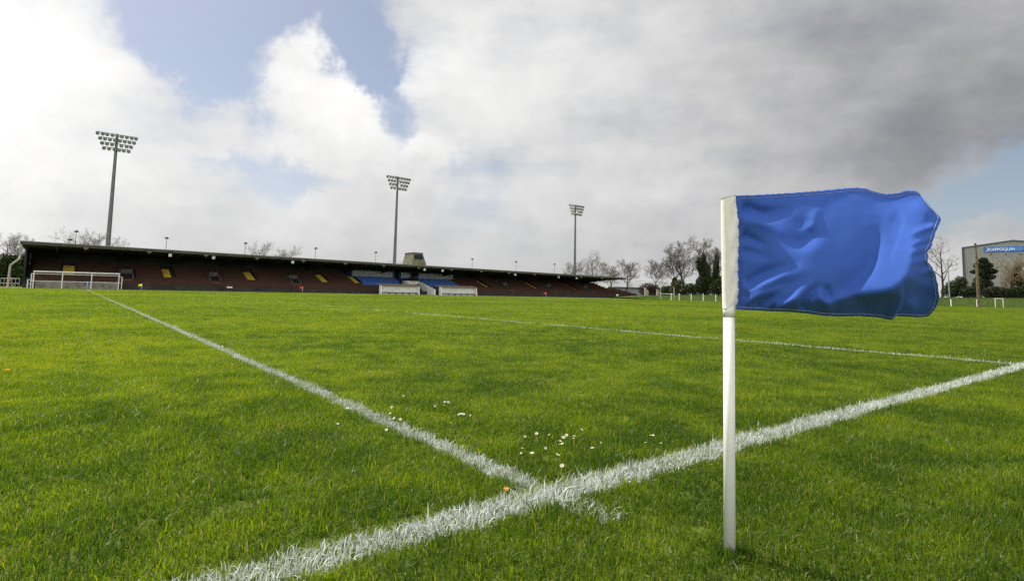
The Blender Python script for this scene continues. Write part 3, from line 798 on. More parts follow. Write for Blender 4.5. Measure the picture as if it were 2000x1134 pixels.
# ------------------------------------------------------------------ white rail frame before the left bay
fv = 106.3
fr = thing('rail_frame', 'long white metal rail frame standing before the left end of the stand', 'barrier', UV(u_at(70, fv), fv), RZ)
f0 = u_at(70, fv)
L_ = u_at(236, fv)-f0
mb = MB(); mb.tube((-.08,0,2.42),(L_+.08,0,2.42),.11,.11,10); mb.build('top_rail', M['white_paint'], fr)
mb = MB()
for z in (1.05, 2.1): mb.tube((0.05,0.0,z),(L_-.05,0.0,z),.045,.045,8)
mb.build('rail', M['white_paint'], fr)
for px in (70, 126, 183, 236):
    x = u_at(px, fv)-f0
    MB().tube((x,0,-0.05),(x,0,2.32),.075,.075,8).build('upright', M['white_paint'], fr)
for px, hh, dy in ((60, 1.25, -1.0), (64.5, 2.15, 1.2), (243, 2.0, 1.0)):
    x = u_at(px, fv)-f0
    m_ = MB().tube((x,dy,-.05),(x,dy,hh),.07,.07,8)
    x2 = 0 if px < 100 else L_
    m_.tube((x,dy,hh-.06),(x2,0,hh-.06),.05,.05,8).tube((x,dy,hh*.5),(x2,0,hh*.5),.05,.05,8)
    m_.build('side_bracket', M['white_paint'], fr)
# left end railing
ra, rb = at_depth(1, 550, 86), at_depth(38, 550, 84)
ra.z = rb.z = 0
rr = thing('railing', 'grey metal railing beside the left end of the stand', 'railing', ra)
d_ = rb-ra
m_ = MB()
for z in (0.62, 1.35): m_.tube((0,0,z), (d_.x, d_.y, z), .05, .05, 8)
m_.build('rail', M['galv'], rr)
for q in range(6):
    p = d_*q/5; MB().tube((p.x,p.y,-.05),(p.x,p.y,1.4),.05,.05,8).build('post', M['galv'], rr)

# ------------------------------------------------------------------ dugouts
def dugout(pa, pb, label):
    v = 105.0; ua, ub = u_at(pa, v), u_at(pb, v); Ld = ub-ua
    t = thing('dugout', label, 'dugout', UV(ua, v), RZ, 'white dugouts before the stand')
    m_ = MB(); m_.box(0.2,0.55,0.0,Ld-.2,.7,1.75)
    m_.build('back_wall', M['white_paint'], t)
    for x in (0, Ld-.2):
        MB().hexa([(x,-.35,0),(x+.199,-.35,0),(x+.199,.7,0),(x,.7,0),(x,-.05,1.75),(x+.199,-.05,1.75),(x+.199,.7,1.9),(x,.7,1.9)]).build('side_wall', M['white_paint'], t)
    MB().hexa([(-.1,-.02,1.755),(Ld+.1,-.02,1.755),(Ld+.1,1.9,1.905),(-.1,1.9,1.905),(-.1,-.02,1.84),(Ld+.1,-.02,1.84),(Ld+.1,1.9,2.15),(-.1,1.9,2.15)]).build('roof', M['rust'], t)
    b = MB().box(.25,.12,.38,Ld-.25,.45,.45).build('bench', M['black'], t)
    k = 6
    for q in range(k):
        x = .5+(Ld-1)*q/(k-1); MB().box(x-.05,.2,0,x+.05,.4,.378).build('bench_leg', M['black'], b)
    return t
dugout(746, 821, 'long white dugout left of the tunnel below the blue seats')
dugout(863, 933, 'long white dugout right of the tunnel below the blue seats')

# small bin-like white boxes by the stand front
for px, v, sz, lb in ((452, 107.5, 0.7, 'small white box standing before the dark front of the stand'),):
    p = UV(u_at(px, v), v)
    b_ = thing('equipment_box', lb, 'box', p, RZ)
    MB().box(-sz/2,-.3,0,sz/2,.3,.62).build('box_body', M['dark_concrete'], b_)
    MB().box(-sz/2-.05,-.35,.621,sz/2+.05,.35,.85).build('lid', M['white_paint'], b_)

# ------------------------------------------------------------------ floodlights
def mast(px_b, py_b, px_t, py_t, d, label):
    pb = at_depth(px_b, py_b, d); pb.z = 0; tp = at_depth(px_t, py_t, d); Ht = tp.z
    t = thing('floodlight_mast', label, 'floodlight', (tp.x, tp.y, 0), RZ, 'floodlight masts behind the stand')
    m_ = MB(); segs = 6
    for k in range(segs):
        z0, z1 = Ht*k/segs, Ht*(k+1)/segs
        m_.tube((0,0,z0),(0,0,z1), (.50-.26*k/segs), (.50-.26*(k+1)/segs), 12)
    m_.build('pole', M['mast'], t)
    rows = [(0.0, [-3.95,-2.95,-1.97,-.98,.05,1.0,2.0,3.0,3.95]), (-.95, [-3.4,-2.4,-1.4,-.35,.65,1.65,2.65,3.6]),
            (-1.9, [-2.9,-1.9,-.9,1.05,2.1,3.05]), (-2.85, [-2.45,-1.4,-.3,.6,1.6,2.6])]
    rows = [(dz, [x*.84 for x in xs]) for dz, xs in rows]
    lp = None
    for dz, xs in rows:
        z = Ht-.45+dz
        MB().tube((xs[0]-.2,-.35,z+.28),(xs[-1]+.2,-.35,z+.28),.07,.07,6).build('crossarm', M['mast'], t)
        for x in xs:
            aim = math.radians(-x*7)
            if lp is None:
                g = MB(); pts = [(0.0,.12),(.12,.24),(.3,.36),(.52,.43)]
                for (a, r0), (b, r1) in zip(pts[:-1], pts[1:]): g.tube((0,-a+.2,-a*.35+.05),(0,-b+.2,-b*.35+.05),r0,r1,12)
                g.box(-.06,.0,.0,.06,.12,.32)
                lp = g.build('lamp', M['lamp_grey'], t)
                MB().tube((0,-.325,-.135),(0,-.345,-.142),.40,.38,12).build('lens', M['lamp_glass'], lp)
                q = lp
            else:
                q = lp.copy(); col.objects.link(q)
                for ch in lp.children: c2 = ch.copy(); col.objects.link(c2); c2.parent = q
            q.location = (x, -.42, z); q.scale = (.86, .86, .86); q.rotation_euler = (0, 0, aim + rng.normal(0, .06))
    return t
mast(210, 556, 229, 262, 112, 'tall floodlight mast, the nearest and tallest, behind the left part of the stand')
mast(769, 568, 777, 345, 148, 'middle floodlight mast rising behind the stand beside the rooftop box')
mast(1121, 576, 1124, 400, 189, 'smallest and farthest floodlight mast behind the right part of the stand')

# ------------------------------------------------------------------ person
def skin_mesh(verts, edges, radii, sub=1):
    me = bpy.data.meshes.new('tmp'); me.from_pydata(verts, edges, [])
    o = bpy.data.objects.new('tmp', me); col.objects.link(o)
    md = o.modifiers.new('skin', 'SKIN'); sv = me.skin_vertices[0].data
    for i, r in enumerate(radii): sv[i].radius = (r, r*0.85)
    sv[0].use_root = True
    s = o.modifiers.new('sub', 'SUBSURF'); s.levels = sub; s.render_levels = sub
    dg = bpy.context.evaluated_depsgraph_get(); dg.update()
    m2 = bpy.data.meshes.new_from_object(o.evaluated_get(dg))
    bpy.data.objects.remove(o); bpy.data.meshes.remove(me); return m2
pp = at_depth(18, 556, 88); pp.z = 0
person = thing('person', 'person in an orange high visibility jacket standing behind the left railing', 'person', pp, 0.5)
bv_ = [(0,0,.95),(0,0,1.2),(0,.01,1.42),(0,0,1.53),(0,-.01,1.66),(0,-.01,1.75),
      (-.2,0,1.42),(-.25,.02,1.14),(-.24,-.08,.9),(-.24,-.1,.8),(.2,0,1.42),(.26,.02,1.14),(.24,-.08,.9),(.24,-.1,.8),
      (-.1,0,.9),(-.11,-.01,.5),(-.11,.03,.09),(-.12,-.13,.04),(.1,0,.9),(.12,.0,.5),(.13,.04,.09),(.15,-.12,.04)]
be = [(0,1),(1,2),(2,3),(3,4),(4,5),(2,6),(6,7),(7,8),(8,9),(2,10),(10,11),(11,12),(12,13),(0,14),(14,15),(15,16),(16,17),(0,18),(18,19),(19,20),(20,21)]
brd = [.15,.15,.16,.06,.1,.075,.075,.05,.036,.04,.075,.05,.036,.04,.09,.065,.045,.04,.09,.065,.045,.04]
o = link('body', skin_mesh(bv_, be, brd), M['skin'], person, True)
jv = bv_[:3] + [bv_[i] for i in (6,7,8,10,11,12)]
je = [(0,1),(1,2),(2,3),(3,4),(4,5),(2,6),(6,7),(7,8)]
link('jacket', skin_mesh(jv, je, [.19,.185,.185,.105,.08,.06,.105,.08,.06]), M['hivis'], person, True)
tv = [bv_[0]] + [bv_[i] for i in (14,15,16,18,19,20)]
link('trousers', skin_mesh(tv, [(0,1),(1,2),(2,3),(0,4),(4,5),(5,6)], [.165,.115,.09,.075,.115,.09,.075]), M['navy'], person, True)
hv = [(0,.02,1.70),(0,.0,1.79)]
link('hair', skin_mesh(hv, [(0,1)], [.105,.075]), M['hair'], person, True)

# ------------------------------------------------------------------ vegetation
def leaf_cloud(name, blobs, size, m, parent, seed, dark=(0.012, 0.025, 0.006), light=(0.05, 0.075, 0.015)):
    r = np.random.default_rng(seed)
    pos = []; 
    for (c, rad, n) in blobs:
        d = r.normal(size=(n, 3)); d /= np.linalg.norm(d, axis=1)[:, None]
        q = d*(r.random(n)**0.45)[:, None]*np.array(rad); pos.append(q + np.array(c))
    p = np.concatenate(pos); n = len(p)
    a = r.normal(size=(n, 3)); a /= np.linalg.norm(a, axis=1)[:, None]
    b = np.cross(a, r.normal(size=(n, 3))); b /= np.linalg.norm(b, axis=1)[:, None]
    s = (size*(0.6+0.8*r.random(n)))[:, None]
    V = np.stack([p-a*s, p-b*s*.5, p+a*s, p+b*s*.5], 1).reshape(-1, 3)
    t = r.random((n, 1)); C = np.array(dark)*(1-t) + np.array(light)*t
    me = bpy.data.meshes.new(name); me.from_pydata(V.tolist(), [], np.arange(4*n).reshape(-1, 4).tolist())
    at = me.color_attributes.new('Col', 'FLOAT_COLOR', 'POINT')
    at.data.foreach_set('color', np.concatenate([np.repeat(C, 4, 0), np.ones((4*n, 1))], 1).astype(np.float32).ravel())
    return link(name, me, m, parent)
def bare_tree(name, label, pos, ht, spread, seed, twig='twig', levels=4, lean=0.0, first=0.3, up=0.55, tr=None, dens=1.0, group=None, twigr=0.026, kids=(7, 6, 7, 6)):
    r = random.Random(seed)
    t = thing(name, label, 'tree', pos, 0, group)
    T_, C_ = MB(), MB()
    tr = tr or ht*0.022
    def grow(p, d, ln, rad, lv):
        n = 4 if lv < 2 else 3 if lv < 3 else 2
        pts = [p]; dd = Vector(d)
        for k in range(n):
            dd = (dd + Vector((r.uniform(-1, 1), r.uniform(-1, 1), r.uniform(-.3, .8)))*(.10+.05*lv)).normalized()
            pts.append(pts[-1] + dd*(ln/n))
        for k in range(n):
            a, b = rad*(1-.75*k/n), rad*(1-.75*(k+1)/n)
            (T_ if lv < 2 else C_).tube(pts[k], pts[k+1], max(a, twigr), max(b, twigr*.7), 7 if lv == 0 else 5 if lv == 1 else 3, False)
        if lv >= levels: return
        nk = int(kids[min(lv, len(kids)-1)]*dens + r.random())
        for k in range(nk):
            f = first + (1-first)*(k+r.random()*.8)/nk if lv == 0 else .2 + .8*(k+r.random()*.9)/nk
            f = min(f, .98); x = f*n; i = min(int(x), n-1); q = pts[i].lerp(pts[i+1], x-i)
            ax = (pts[i+1]-pts[i]).normalized()
            az = k*2.4 + r.uniform(-.6, .6); o1 = ax.orthogonal().normalized(); o2 = ax.cross(o1)
            side = o1*math.cos(az) + o2*math.sin(az)
            nd = (ax*up + side*spread + Vector((0, 0, .25))).normalized()
            l2 = ln*r.uniform(.42, .62)*(1.05-.45*f if lv == 0 else 1.0)
            grow(q, nd, l2, max(rad*(1-.7*f)*.62, twigr), lv+1)
    grow(Vector((0, 0, -.2)), Vector((lean, 0, 1)).normalized(), ht*.86, tr, 0)
    T_.build('trunk', M['bark'], t); C_.build('crown', M[twig], t)
    return t
def gpos(px, d, z=0.0): p = at_depth(px, horizon(px), d); p.z = z; return p
def hgt(px, top, d, z=0.0): return H + (horizon(px)-top)/F*d - z
BARE = [ # px, top, depth, ground z, spread, lean, label, twig, options
 (8, 458, 120, 0, .75, 0, 'bare twiggy tree at the far left edge beyond the railing', 'twig', dict(kids=(6, 6, 6, 5), twigr=.018)),
 (36, 466, 118, 0, .7, 0, 'bare twiggy tree just left of the end of the stand roof', 'twig', dict(kids=(6, 6, 6, 5), twigr=.018)),
 (140, 455, 150, 0, .8, 0, 'bare treetop showing over the stand roof, leftmost behind the roof', 'twig', dict(kids=(6, 6, 6, 5), twigr=.018)),
 (167, 452, 152, 0, .75, 0, 'bare treetop over the stand roof just left of the tallest mast', 'twig', dict(kids=(6, 6, 6, 5), twigr=.018)),
 (197, 470, 150, 0, .8, 0, 'low bare treetop over the stand roof beside the tallest mast pole', 'twig', dict(kids=(6, 6, 6, 5), twigr=.018)),
 (497, 472, 150, 0, .8, 0, 'wide bare treetop over the stand roof, left one of the neighbouring pair', 'twig', dict(kids=(6, 6, 6, 5), twigr=.018)),
 (543, 480, 150, 0, .8, 0, 'small bare treetop over the stand roof, right one of the neighbouring pair', 'twig', dict(kids=(6, 6, 6, 5), twigr=.018)),
 (1122, 506, 205, 0, 1.0, 0, 'spreading faint bare tree behind the farthest floodlight mast', 'twig', dict(dens=.9)),
 (1162, 489, 200, 0, .8, 0, 'slim pointed bare tree rising over the right part of the stand roof', 'twig', dict(kids=(14, 5, 4, 3), up=.35)),
 (1195, 509, 190, 0, .7, 0, 'olive tinted bare tree above the right end of the stand roof', 'twig_olive', {}),
 (1223, 502, 188, 0, .7, 0, 'bare rounded tree standing past the right end of the stand roof', 'twig', {}),
 (1279, 504, 180, 0.5, .65, 0, 'bare oval tree beside the grey shed roof', 'twig', {}),
 (1320, 497, 150, 1.2, .8, -.08, 'leaning bare tree with ivy low on its trunk', 'twig', {}),
 (1338, 468, 150, 1.4, .7, -.03, 'tall broad bare tree above the grass bank', 'twig', dict(kids=(8, 6, 6, 6))),
 (1376, 463, 148, 1.4, .62, 0, 'tallest bare tree with its lower trunk wrapped in ivy, beside the flag sleeve', 'twig', dict(kids=(8, 6, 6, 6))),
 (1397, 476, 147, 1.4, .5, .05, 'slender ivy clad tree nearest to the flag sleeve', 'twig', {}),
 (1841, 457, 150, 2.2, .9, .05, 'thin sparse bare tree just right of the blue flag', 'twig', dict(kids=(9, 5, 4, 3), dens=.9)),
 (1975, 499, 140, 2.3, 1.0, .1, 'pale tan twiggy tree before the warehouse at the right edge', 'twig_tan', dict(first=.12, kids=(8, 6, 6, 6))),
 (1999, 505, 140, 2.3, .9, .05, 'pale tan twiggy tree cut by the right edge of the photo', 'twig_tan', dict(first=.12, kids=(8, 6, 6, 6))),
]
trees = {}
for i, (px, top, d, z, spr, ln, lb, tw, kw) in enumerate(BARE):
    trees[px] = bare_tree('bare_tree', lb, gpos(px, d, z), hgt(px, top, d, z)*(0.94 if px < 600 else 0.86), spr, 100+i, tw, lean=ln, group='bare trees round the ground', **kw)
# ivy on trunks
def ivy(px, blobs, seed, **k): leaf_cloud('ivy', blobs, .22, M['leaf_dark'], trees[px], seed, **k)
ivy(1376, [((0,0,2.5),(2.4,1.6,3.2),4200), ((.2,0,6),(1.7,1.2,3),2600), ((-.2,0,9),(.8,.7,2.2),1000), ((-1.4,0,8),(.7,.6,2.2),700)], 1)
ivy(1397, [((0,0,3),(1.6,1.3,3.2),3000), ((.3,0,6.5),(.9,.8,2.5),1200), ((.5,0,9.5),(.6,.5,1.6),500)], 2)
ivy(1320, [((-.3,0,3),(.8,.6,1.9),900)], 3)
ivy(1999, [((-1.2,0,4),(1.2,.9,2.4),1500), ((-1.0,0,6.8),(.8,.7,1.6),700)], 4, dark=(.02,.018,.008), light=(.06,.05,.02))
ivy(36, [((.6,0,3.5),(.8,.8,3.5),1500)], 5)
def bush(name, label, px, d, z, blobs, seed, size=.2, group=None, **k):
    t = thing(name, label, 'bush' if name != 'pine_tree' else 'tree', gpos(px, d, z), 0, group)
    st_ = MB(); rr_ = random.Random(seed)
    top = max(b[0][2] for b in blobs)
    for q in range(5):
        a = q*1.26; st_.tube((0,0,-.1),(math.cos(a)*.5*top*.4, math.sin(a)*.5*top*.4, top*.8),.07,.03,5)
    st_.build('stem', M['bark'], t)
    leaf_cloud('foliage', blobs, size, M['leaf_dark'], t, seed, **k); return t
G = 'dark shrubs along the top of the bank'
bush('evergreen_bush', 'dark evergreen mass at the far left edge behind the railing', 6, 112, 0, [((0,0,3.2),(2.6,2,3.4),3600),((1.2,0,5.2),(1.6,1.4,1.2),1200),((-1,0,1.5),(3,2,1.8),2000)], 21, .24)
bush('evergreen_bush', 'low dark bush between the left trees and the stand end', 32, 112, 0, [((0,0,2),(1.8,1.5,2.2),1800)], 22)
bush('hedge_bush', 'brownish red hedge behind the concrete gate piers', 1268, 165, 0, [((0,0,2.5),(3.4,1.6,2.2),2600)], 23, dark=(.03,.018,.012), light=(.075,.04,.025))
bush('hedge_bush', 'small dark bush behind the far goal posts', 1301, 160, .6, [((0,0,1.6),(2.2,1.5,1.7),1700),((1.2,0,2.3),(1.2,1,1),700)], 24, group=G)
bush('hedge_bush', 'olive bush at the foot of the tall bare trees', 1325, 148, 1.2, [((0,0,1.6),(2.4,1.6,2.6),2200)], 25, light=(.09,.085,.025), dark=(.03,.03,.01), group=G)
bush('hedge_bush', 'dark bush between the tall bare tree and the ivy tree', 1350, 146, 1.2, [((0,0,1.2),(3,1.6,2.0),2600)], 26, light=(.04,.05,.015), group=G)
bush('hedge_bush', 'dark bush partly behind the white flag pole', 1405, 143, 1.2, [((0,0,1.8),(2.6,1.6,2.6),2600),((1,0,3.6),(1.4,1.2,1.8),1000)], 27, light=(.04,.05,.015), group=G)
for k, px in enumerate((1470, 1540, 1610, 1690, 1760)):
    bush('hedge_bush', 'dark bush on the bank hidden behind the blue flag', px, 145, 1.6, [((0,0,1.5),(4.6,1.8,2.4),2200)], 40+k, light=(.04,.05,.015), group='bushes behind the flag')
bush('evergreen_bush', 'rounded green evergreen bush left of the warehouse wall', 1868, 140, 2.1, [((0,0,2.2),(2.6,1.6,2.2),2600),((1.4,0,3.8),(1.5,1.2,1.6),1100),((-1.4,0,1.2),(2.2,1.5,1.4),1200)], 28, light=(.06,.075,.025), group=G)
bush('hedge_bush', 'dark low bush below the left wall edge of the warehouse', 1893, 138, 2.1, [((0,0,1.3),(2.4,1.5,1.6),1900)], 29, light=(.045,.05,.02), group=G)
bush('hedge_bush', 'dark hedge under the pine and the pale twiggy tree', 1950, 136, 2.2, [((0,0,1.1),(4.2,1.5,1.6),3600)], 30, light=(.035,.04,.015), group=G)
bush('hedge_bush', 'dark hedge end at the right edge of the photo', 1995, 136, 2.2, [((0,0,1.2),(3.2,1.5,1.8),2600)], 31, light=(.035,.04,.015), group=G)
bush('hedge_bush', 'tall olive bush beside the weathered pole', 1912, 139, 2.2, [((0,0,2.4),(1.5,1.2,2.8),2000)], 33, light=(.075,.07,.02), dark=(.02,.022,.008), group=G)
pine = thing('pine_tree', 'dark layered pine tree in front of the warehouse wall', 'tree', gpos(1927, 141, 2.2))
MB().tube((0,0,-.2),(.2,0,8.5),.28,.1,8).build('trunk', M['bark'], pine)
leaf_cloud('crown', [((-.3,0,9.2),(1.1,1,.9),900),((-1.0,0,7.9),(1.7,1.3,.8),1300),((.4,0,8.1),(1.6,1.3,.9),1200),((1.2,0,6.6),(2.0,1.4,.8),1300),((-1.8,0,6.4),(1.9,1.3,.7),1100),((.2,0,5.2),(2.3,1.5,.9),1300),((-.3,0,3.2),(2.2,1.4,1.6),1400)], .2, M['leaf_dark'], pine, 34, dark=(.008,.016,.006), light=(.03,.042,.014))

# ------------------------------------------------------------------ bank, hill
bk = MB(); NX, NY = 60, 12
x0, x1 = gpos(1262, 116).x, 190.0
pts = []
for i in range(NX+1):
    fx = i/NX; x = x0 + (x1-x0)*fx
    top = np.interp(fx, [0, .06, .25, 1], [0.25, 1.0, 1.5, 2.6])
    for j in range(NY+1):
        fy = j/NY; y = 112.5 + 26*fy
        s = min(1, fy*1.5); s = s*s*(3-2*s)
        zz = top*s + .12*float(N1(np.array([x]), np.array([y]), .3)[0]-.5)*s
        if fy > .999: pass
        pts.append((x, y, zz + .004))
pts_back = []
faces = [(i*(NY+1)+j, (i+1)*(NY+1)+j, (i+1)*(NY+1)+j+1, i*(NY+1)+j+1) for i in range(NX) for j in range(NY)]
base = len(pts)
for i in range(NX+1):
    x = pts[i*(NY+1)+NY][0]; pts.append((x, 260.0, pts[i*(NY+1)+NY][2]*0.6 + .004))
faces += [(i*(NY+1)+NY, (i+1)*(NY+1)+NY, base+i+1, base+i) for i in range(NX)]
M['bank'] = mat('bank_turf', (0.035, 0.062, 0.012), 0.95, 0.1, c2=(0.06, 0.085, 0.016), noise=0.5)
tag(bk.add(pts, faces).build('grass_bank', M['bank'], None, True), kind='structure')
# long grass on the bank
n = 60000
bx = x0 + (x1-x0)*rng.random(n); by = 112.6 + 24*rng.random(n)
fx = (bx-x0)/(x1-x0); tp = np.interp(fx, [0, .06, .25, 1], [0.25, 1.0, 1.5, 2.6]); s = np.minimum(1, (by-112.5)/26*1.5); s = s*s*(3-2*s)
bz = tp*s + .12*(N1(bx, by, .3)-.5)*s
cc = grass_colour(bx, by, n, rng)*np.array([[.42, .52, .9]])
prt = blade_mesh('b', bx, by, .16*(.6+.8*rng.random(n)), .06+.05*rng.random(n), rng.random(n)*2*PI, np.abs(rng.normal(.4, .3, n)), rng.random(n)*2*PI, cc, None, 1, 0, bz)
tag(join_blades('bank_grass', [prt], M['blade']), 'longer grass growing on the bank beyond the pitch', 'grass', kind='stuff')
hm = MB(); pts = []; NXH = 60
for i in range(NXH+1):
    px = -200 + 2400*i/NXH; a = at_depth(px, horizon(px), 1500)
    hh = 30 + 22*math.sin(i*.31+1) + 10*math.sin(i*.9)
    if 1000 < px < 1500: hh += 12
    for (dy, k) in ((-250, 0), (0, .75), (250, 1), (900, 0)): pts.append((a.x, 1500+dy, hh*k - (2 if k == 0 else 0)))
tag(hm.add(pts, [(i*4+j, (i+1)*4+j, (i+1)*4+j+1, i*4+j+1) for i in range(NXH) for j in range(3)]).build('hills', M['hill'], None, True), kind='structure')

# ------------------------------------------------------------------ fence posts, piers, goals, shed, pole
posts = [1311, 1326.5, 1350, 1373.5, 1398, 1857.5, 1908]
words = ['white fence post nearest the far goal posts', 'white fence post second along from the far goal posts', 'white fence post before the bank, midway between goal and flag sleeve',
         'white fence post before the bank below the tall bare trees', 'white fence post closest to the white flag sleeve', 'white fence post right of the blue flag, below the thin bare tree', 'white fence post half hidden by the weathered pole']
pr = None
for px, lb in zip(posts, words):
    t = thing('fence_post', lb, 'post', gpos(px, 110, 0), 0, 'white posts before the bank')
    MB().box(-.06,-.06,-.1,.06,.06,1.3).build('post_shaft', M['white_paint'], t)
    MB().add([(-.075,-.075,1.301),(.075,-.075,1.301),(.075,.075,1.301),(-.075,.075,1.301),(0,0,1.37)], [(0,1,4),(1,2,4),(2,3,4),(3,0,4),(3,2,1,0)]).build('post_cap', M['white_paint'], t)
# mesh fence wires between them
w_ = MB(); pa, pb = gpos(1290, 110.12), gpos(1420, 110.12)
for z in (.45, .85, 1.2): w_.tube((pa.x, 110.12, z), (pb.x, 110.12, z), .008, .008, 4)
tag(w_.build('fence_wire', M['galv']), 'thin wires strung along the white posts before the bank', 'fence wire')
for k, (pa, pb, hh, lb) in enumerate(((1259, 1268.5, 2.9, 'pale concrete gate pier next to the dark end of the stand'), (1282.5, 1292, 2.5, 'pale concrete gate pier left of the far goal posts'))):
    d = 150; a, b = gpos(pa, d), gpos(pb, d); wd = b.x-a.x
    t = thing('gate_pier', lb, 'pier', a, 0, 'concrete gate piers')
    MB().box(0,0,0,wd*.35,.4,hh).build('pillar', M['pale_concrete'], t)
    MB().hexa([(wd*.351,.05,0),(wd,.9,0),(wd,1.1,0),(wd*.351,.3,0),(wd*.351,.05,hh*.9),(wd,.9,hh*.78),(wd,1.1,hh*.78),(wd*.351,.3,hh*.9)]).build('wing_wall', M['pale_concrete'], t)
    MB().box(-.06,-.06,hh+.001,wd*.35+.06,.46,hh+.12).build('coping', M['pale_concrete'], t)
# far goal posts (thin H)
d = 118; a, b = gpos(1290.5, d), gpos(1316.5, d)
t = thing('goal_posts', 'thin white H shaped goal posts between the gate piers and the bank', 'goal posts', a)
for x in (0, b.x-a.x): MB().tube((x,0,-.1),(x,0,2.75),.045,.04,8).build('upright', M['white_paint'], t)
MB().tube((0.05,0,1.3),(b.x-a.x-.05,0,1.3),.05,.05,8).build('crossbar', M['white_paint'], t)
# small training goal on the right
d = 110; a, b = gpos(1944, d), gpos(1959.5, d); wd = b.x-a.x
t = thing('small_goal', 'small white training goal before the bank at the right', 'goal', a)
for x in (0, wd): MB().tube((x,0,-.05),(x,0,1.65),.06,.06,8).build('upright', M['white_paint'], t)
MB().tube((-.06,0,1.7),(wd+.06,0,1.7),.06,.06,8).build('crossbar', M['white_paint'], t)
m_ = MB()
for x in (wd*.22, wd*.78): m_.tube((x,1.3,-.05),(x,1.3,1.5),.05,.05,8).tube((x,1.3,1.5),(0 if x < wd/2 else wd,0,1.66),.04,.04,8)
m_.build('back_frame', M['timber'], t)
# weathered pole
d = 92; pb_ = gpos(1912, d); tp_ = at_depth(1905, 475, d)
t = thing('timber_pole', 'thick weathered timber pole standing before the bank and the warehouse', 'pole', pb_)
m_ = MB(); k = 14; ax_ = tp_-pb_; prev = Vector((0,0,-.2)); rp = .27
for q in range(1, k+1):
    cur = ax_*(q/k) + Vector((random.uniform(-.03,.03), 0, 0)); r_ = .27-.12*q/k + random.uniform(-.012,.012)
    m_.tube(prev, cur, rp, r_, 10); prev = cur; rp = r_
m_.build('shaft', M['timber'], t)
o = MB().tube(ax_*.999, ax_*1.004, .12, .12, 10).build('pole_cap', M['galv'], t)
t = thing('thin_mast', 'slim pale metal pole beside the thin bare tree', 'pole', gpos(1855, 128, 1.9))
ax_ = at_depth(1851, 506, 128) - gpos(1855, 128, 1.9)
MB().tube((0,0,-.1), ax_, .13, .08, 8).build('shaft', M['galv'], t)
MB().tube(ax_*.999, ax_*1.012, .13, .1, 8).build('top_cap', M['galv'], t)
# dark notice board half hidden by the flag
a = gpos(1812, 134, 2.0)
t = thing('notice_board', 'dark board with two pale stripes half hidden behind the blue flag', 'sign', a)
wd = gpos(1829.5, 134).x-a.x
MB().box(0,0,1.9,wd,.1,4.6).build('panel', M['trim'], t)
for z in (3.55, 4.05): MB().box(.3,-.02,z,wd-.12,-.002,z+.22).build('stripe', M['sign_pale'], t)
for x in (.2, wd-.25): MB().box(x,.101,-.1,x+.12,.2,4.4).build('leg', M['trim'], t)
# grey shed beyond
d = 215; a, b = gpos(1196, d), gpos(1327, d); wd = b.x-a.x
t = thing('shed', 'long low grey shed with a pale roof past the end of the stand', 'shed', a)
MB().box(0,0,0,wd,14,3.8).build('wall', M['shed_wall'], t)
rf_ = MB(); rf_.hexa([(-.3,-.4,3.95),(wd+.3,-.4,3.95),(wd+.3,7,6.1),(-.3,7,7.4),(-.3,-.4,4.1),(wd+.3,-.4,4.1),(wd+.3,7,6.25),(-.3,7,7.55)]).build('roof', M['shed_roof'], t)
MB().box(-.3,-.5,3.6,wd+.3,-.401,4.05).build('gutter', M['trim'], t)
# warehouse
d = 165; a = gpos(1886, d); wrz = math.radians(-45)
we = Vector((math.cos(wrz), math.sin(wrz), 0))
def s_at(px):
    r = (px-1000)/F; return (r*a.y - a.x)/(we.x - r*we.y)
def hat(px, py):
    y = a.y + we.y*s_at(px); return H + (horizon(px)-py)/F*y
rx = s_at(1984); wd = rx*2
he, hr = hat(1886, 484.5), hat(1984, 470.5)
t = thing('warehouse', 'large pale grey clad warehouse with a blue company sign at the right', 'warehouse', a, wrz)
wm = MB(); dep = 40
wm.add([(0,0,0),(wd,0,0),(wd,0,he),(rx,0,hr),(0,0,he),(0,dep,0),(wd,dep,0),(wd,dep,he),(rx,dep,hr),(0,dep,he)],
       [(0,1,2,3,4),(5,9,8,7,6),(0,4,9,5),(1,6,7,2),(0,5,6,1)])
x = .3
while x < wd-.2:
    ht = he + (hr-he)*(1-abs(x-rx)/rx) - .6
    wm.box(x-.05,-.05,.1,x+.05,-.002,ht); x += .55
wm.build('wall', M['clad'], t)
rfm = MB()
for (xa, za, xb, zb) in ((-.25, he-.05, rx, hr), (rx, hr, wd+.25, he-.05)):
    rfm.hexa([(xa,-.35,za),(xb,-.35,zb),(xb,dep+.3,zb),(xa,dep+.3,za),(xa,-.35,za+.32),(xb,-.35,zb+.32),(xb,dep+.3,zb+.32),(xa,dep+.3,za+.32)])
rfm.build('roof', M['trim'], t)
MB().box(-.28,-.3,0,.32,-.06,he-.1).build('corner_trim', M['trim'], t)
sx0 = s_at(1926.5); sz1 = hat(1926.5, 483.0); sz0 = hat(1926.5, 492.6); sw = 15.0
sg = MB().box(sx0,-.24,sz0,sx0+sw,-.07,sz1).build('sign', M['sign_blue'], t)
def text(body, x, z, size, m, parent, depth=-.27, bold=.02):
    cu = bpy.data.curves.new('tmp', 'FONT'); cu.body = body; cu.size = size; cu.extrude = .02; cu.offset = bold
    o = bpy.data.objects.new('tmp', cu); col.objects.link(o)
    dg = bpy.context.evaluated_depsgraph_get(); dg.update()
    me = bpy.data.meshes.new_from_object(o.evaluated_get(dg)); bpy.data.objects.remove(o)
    q = link('lettering', me, m, parent); q.rotation_euler = (PI/2, 0, 0); q.location = (x, depth, z)
    return q, max(v.co.x for v in me.vertices)
tz = sz0 + (sz1-sz0)*.24; ts = (sz1-sz0)*.74
q, w1 = text('CAPPOQUIN', s_at(1935), tz, ts, M['sign_white'], sg)
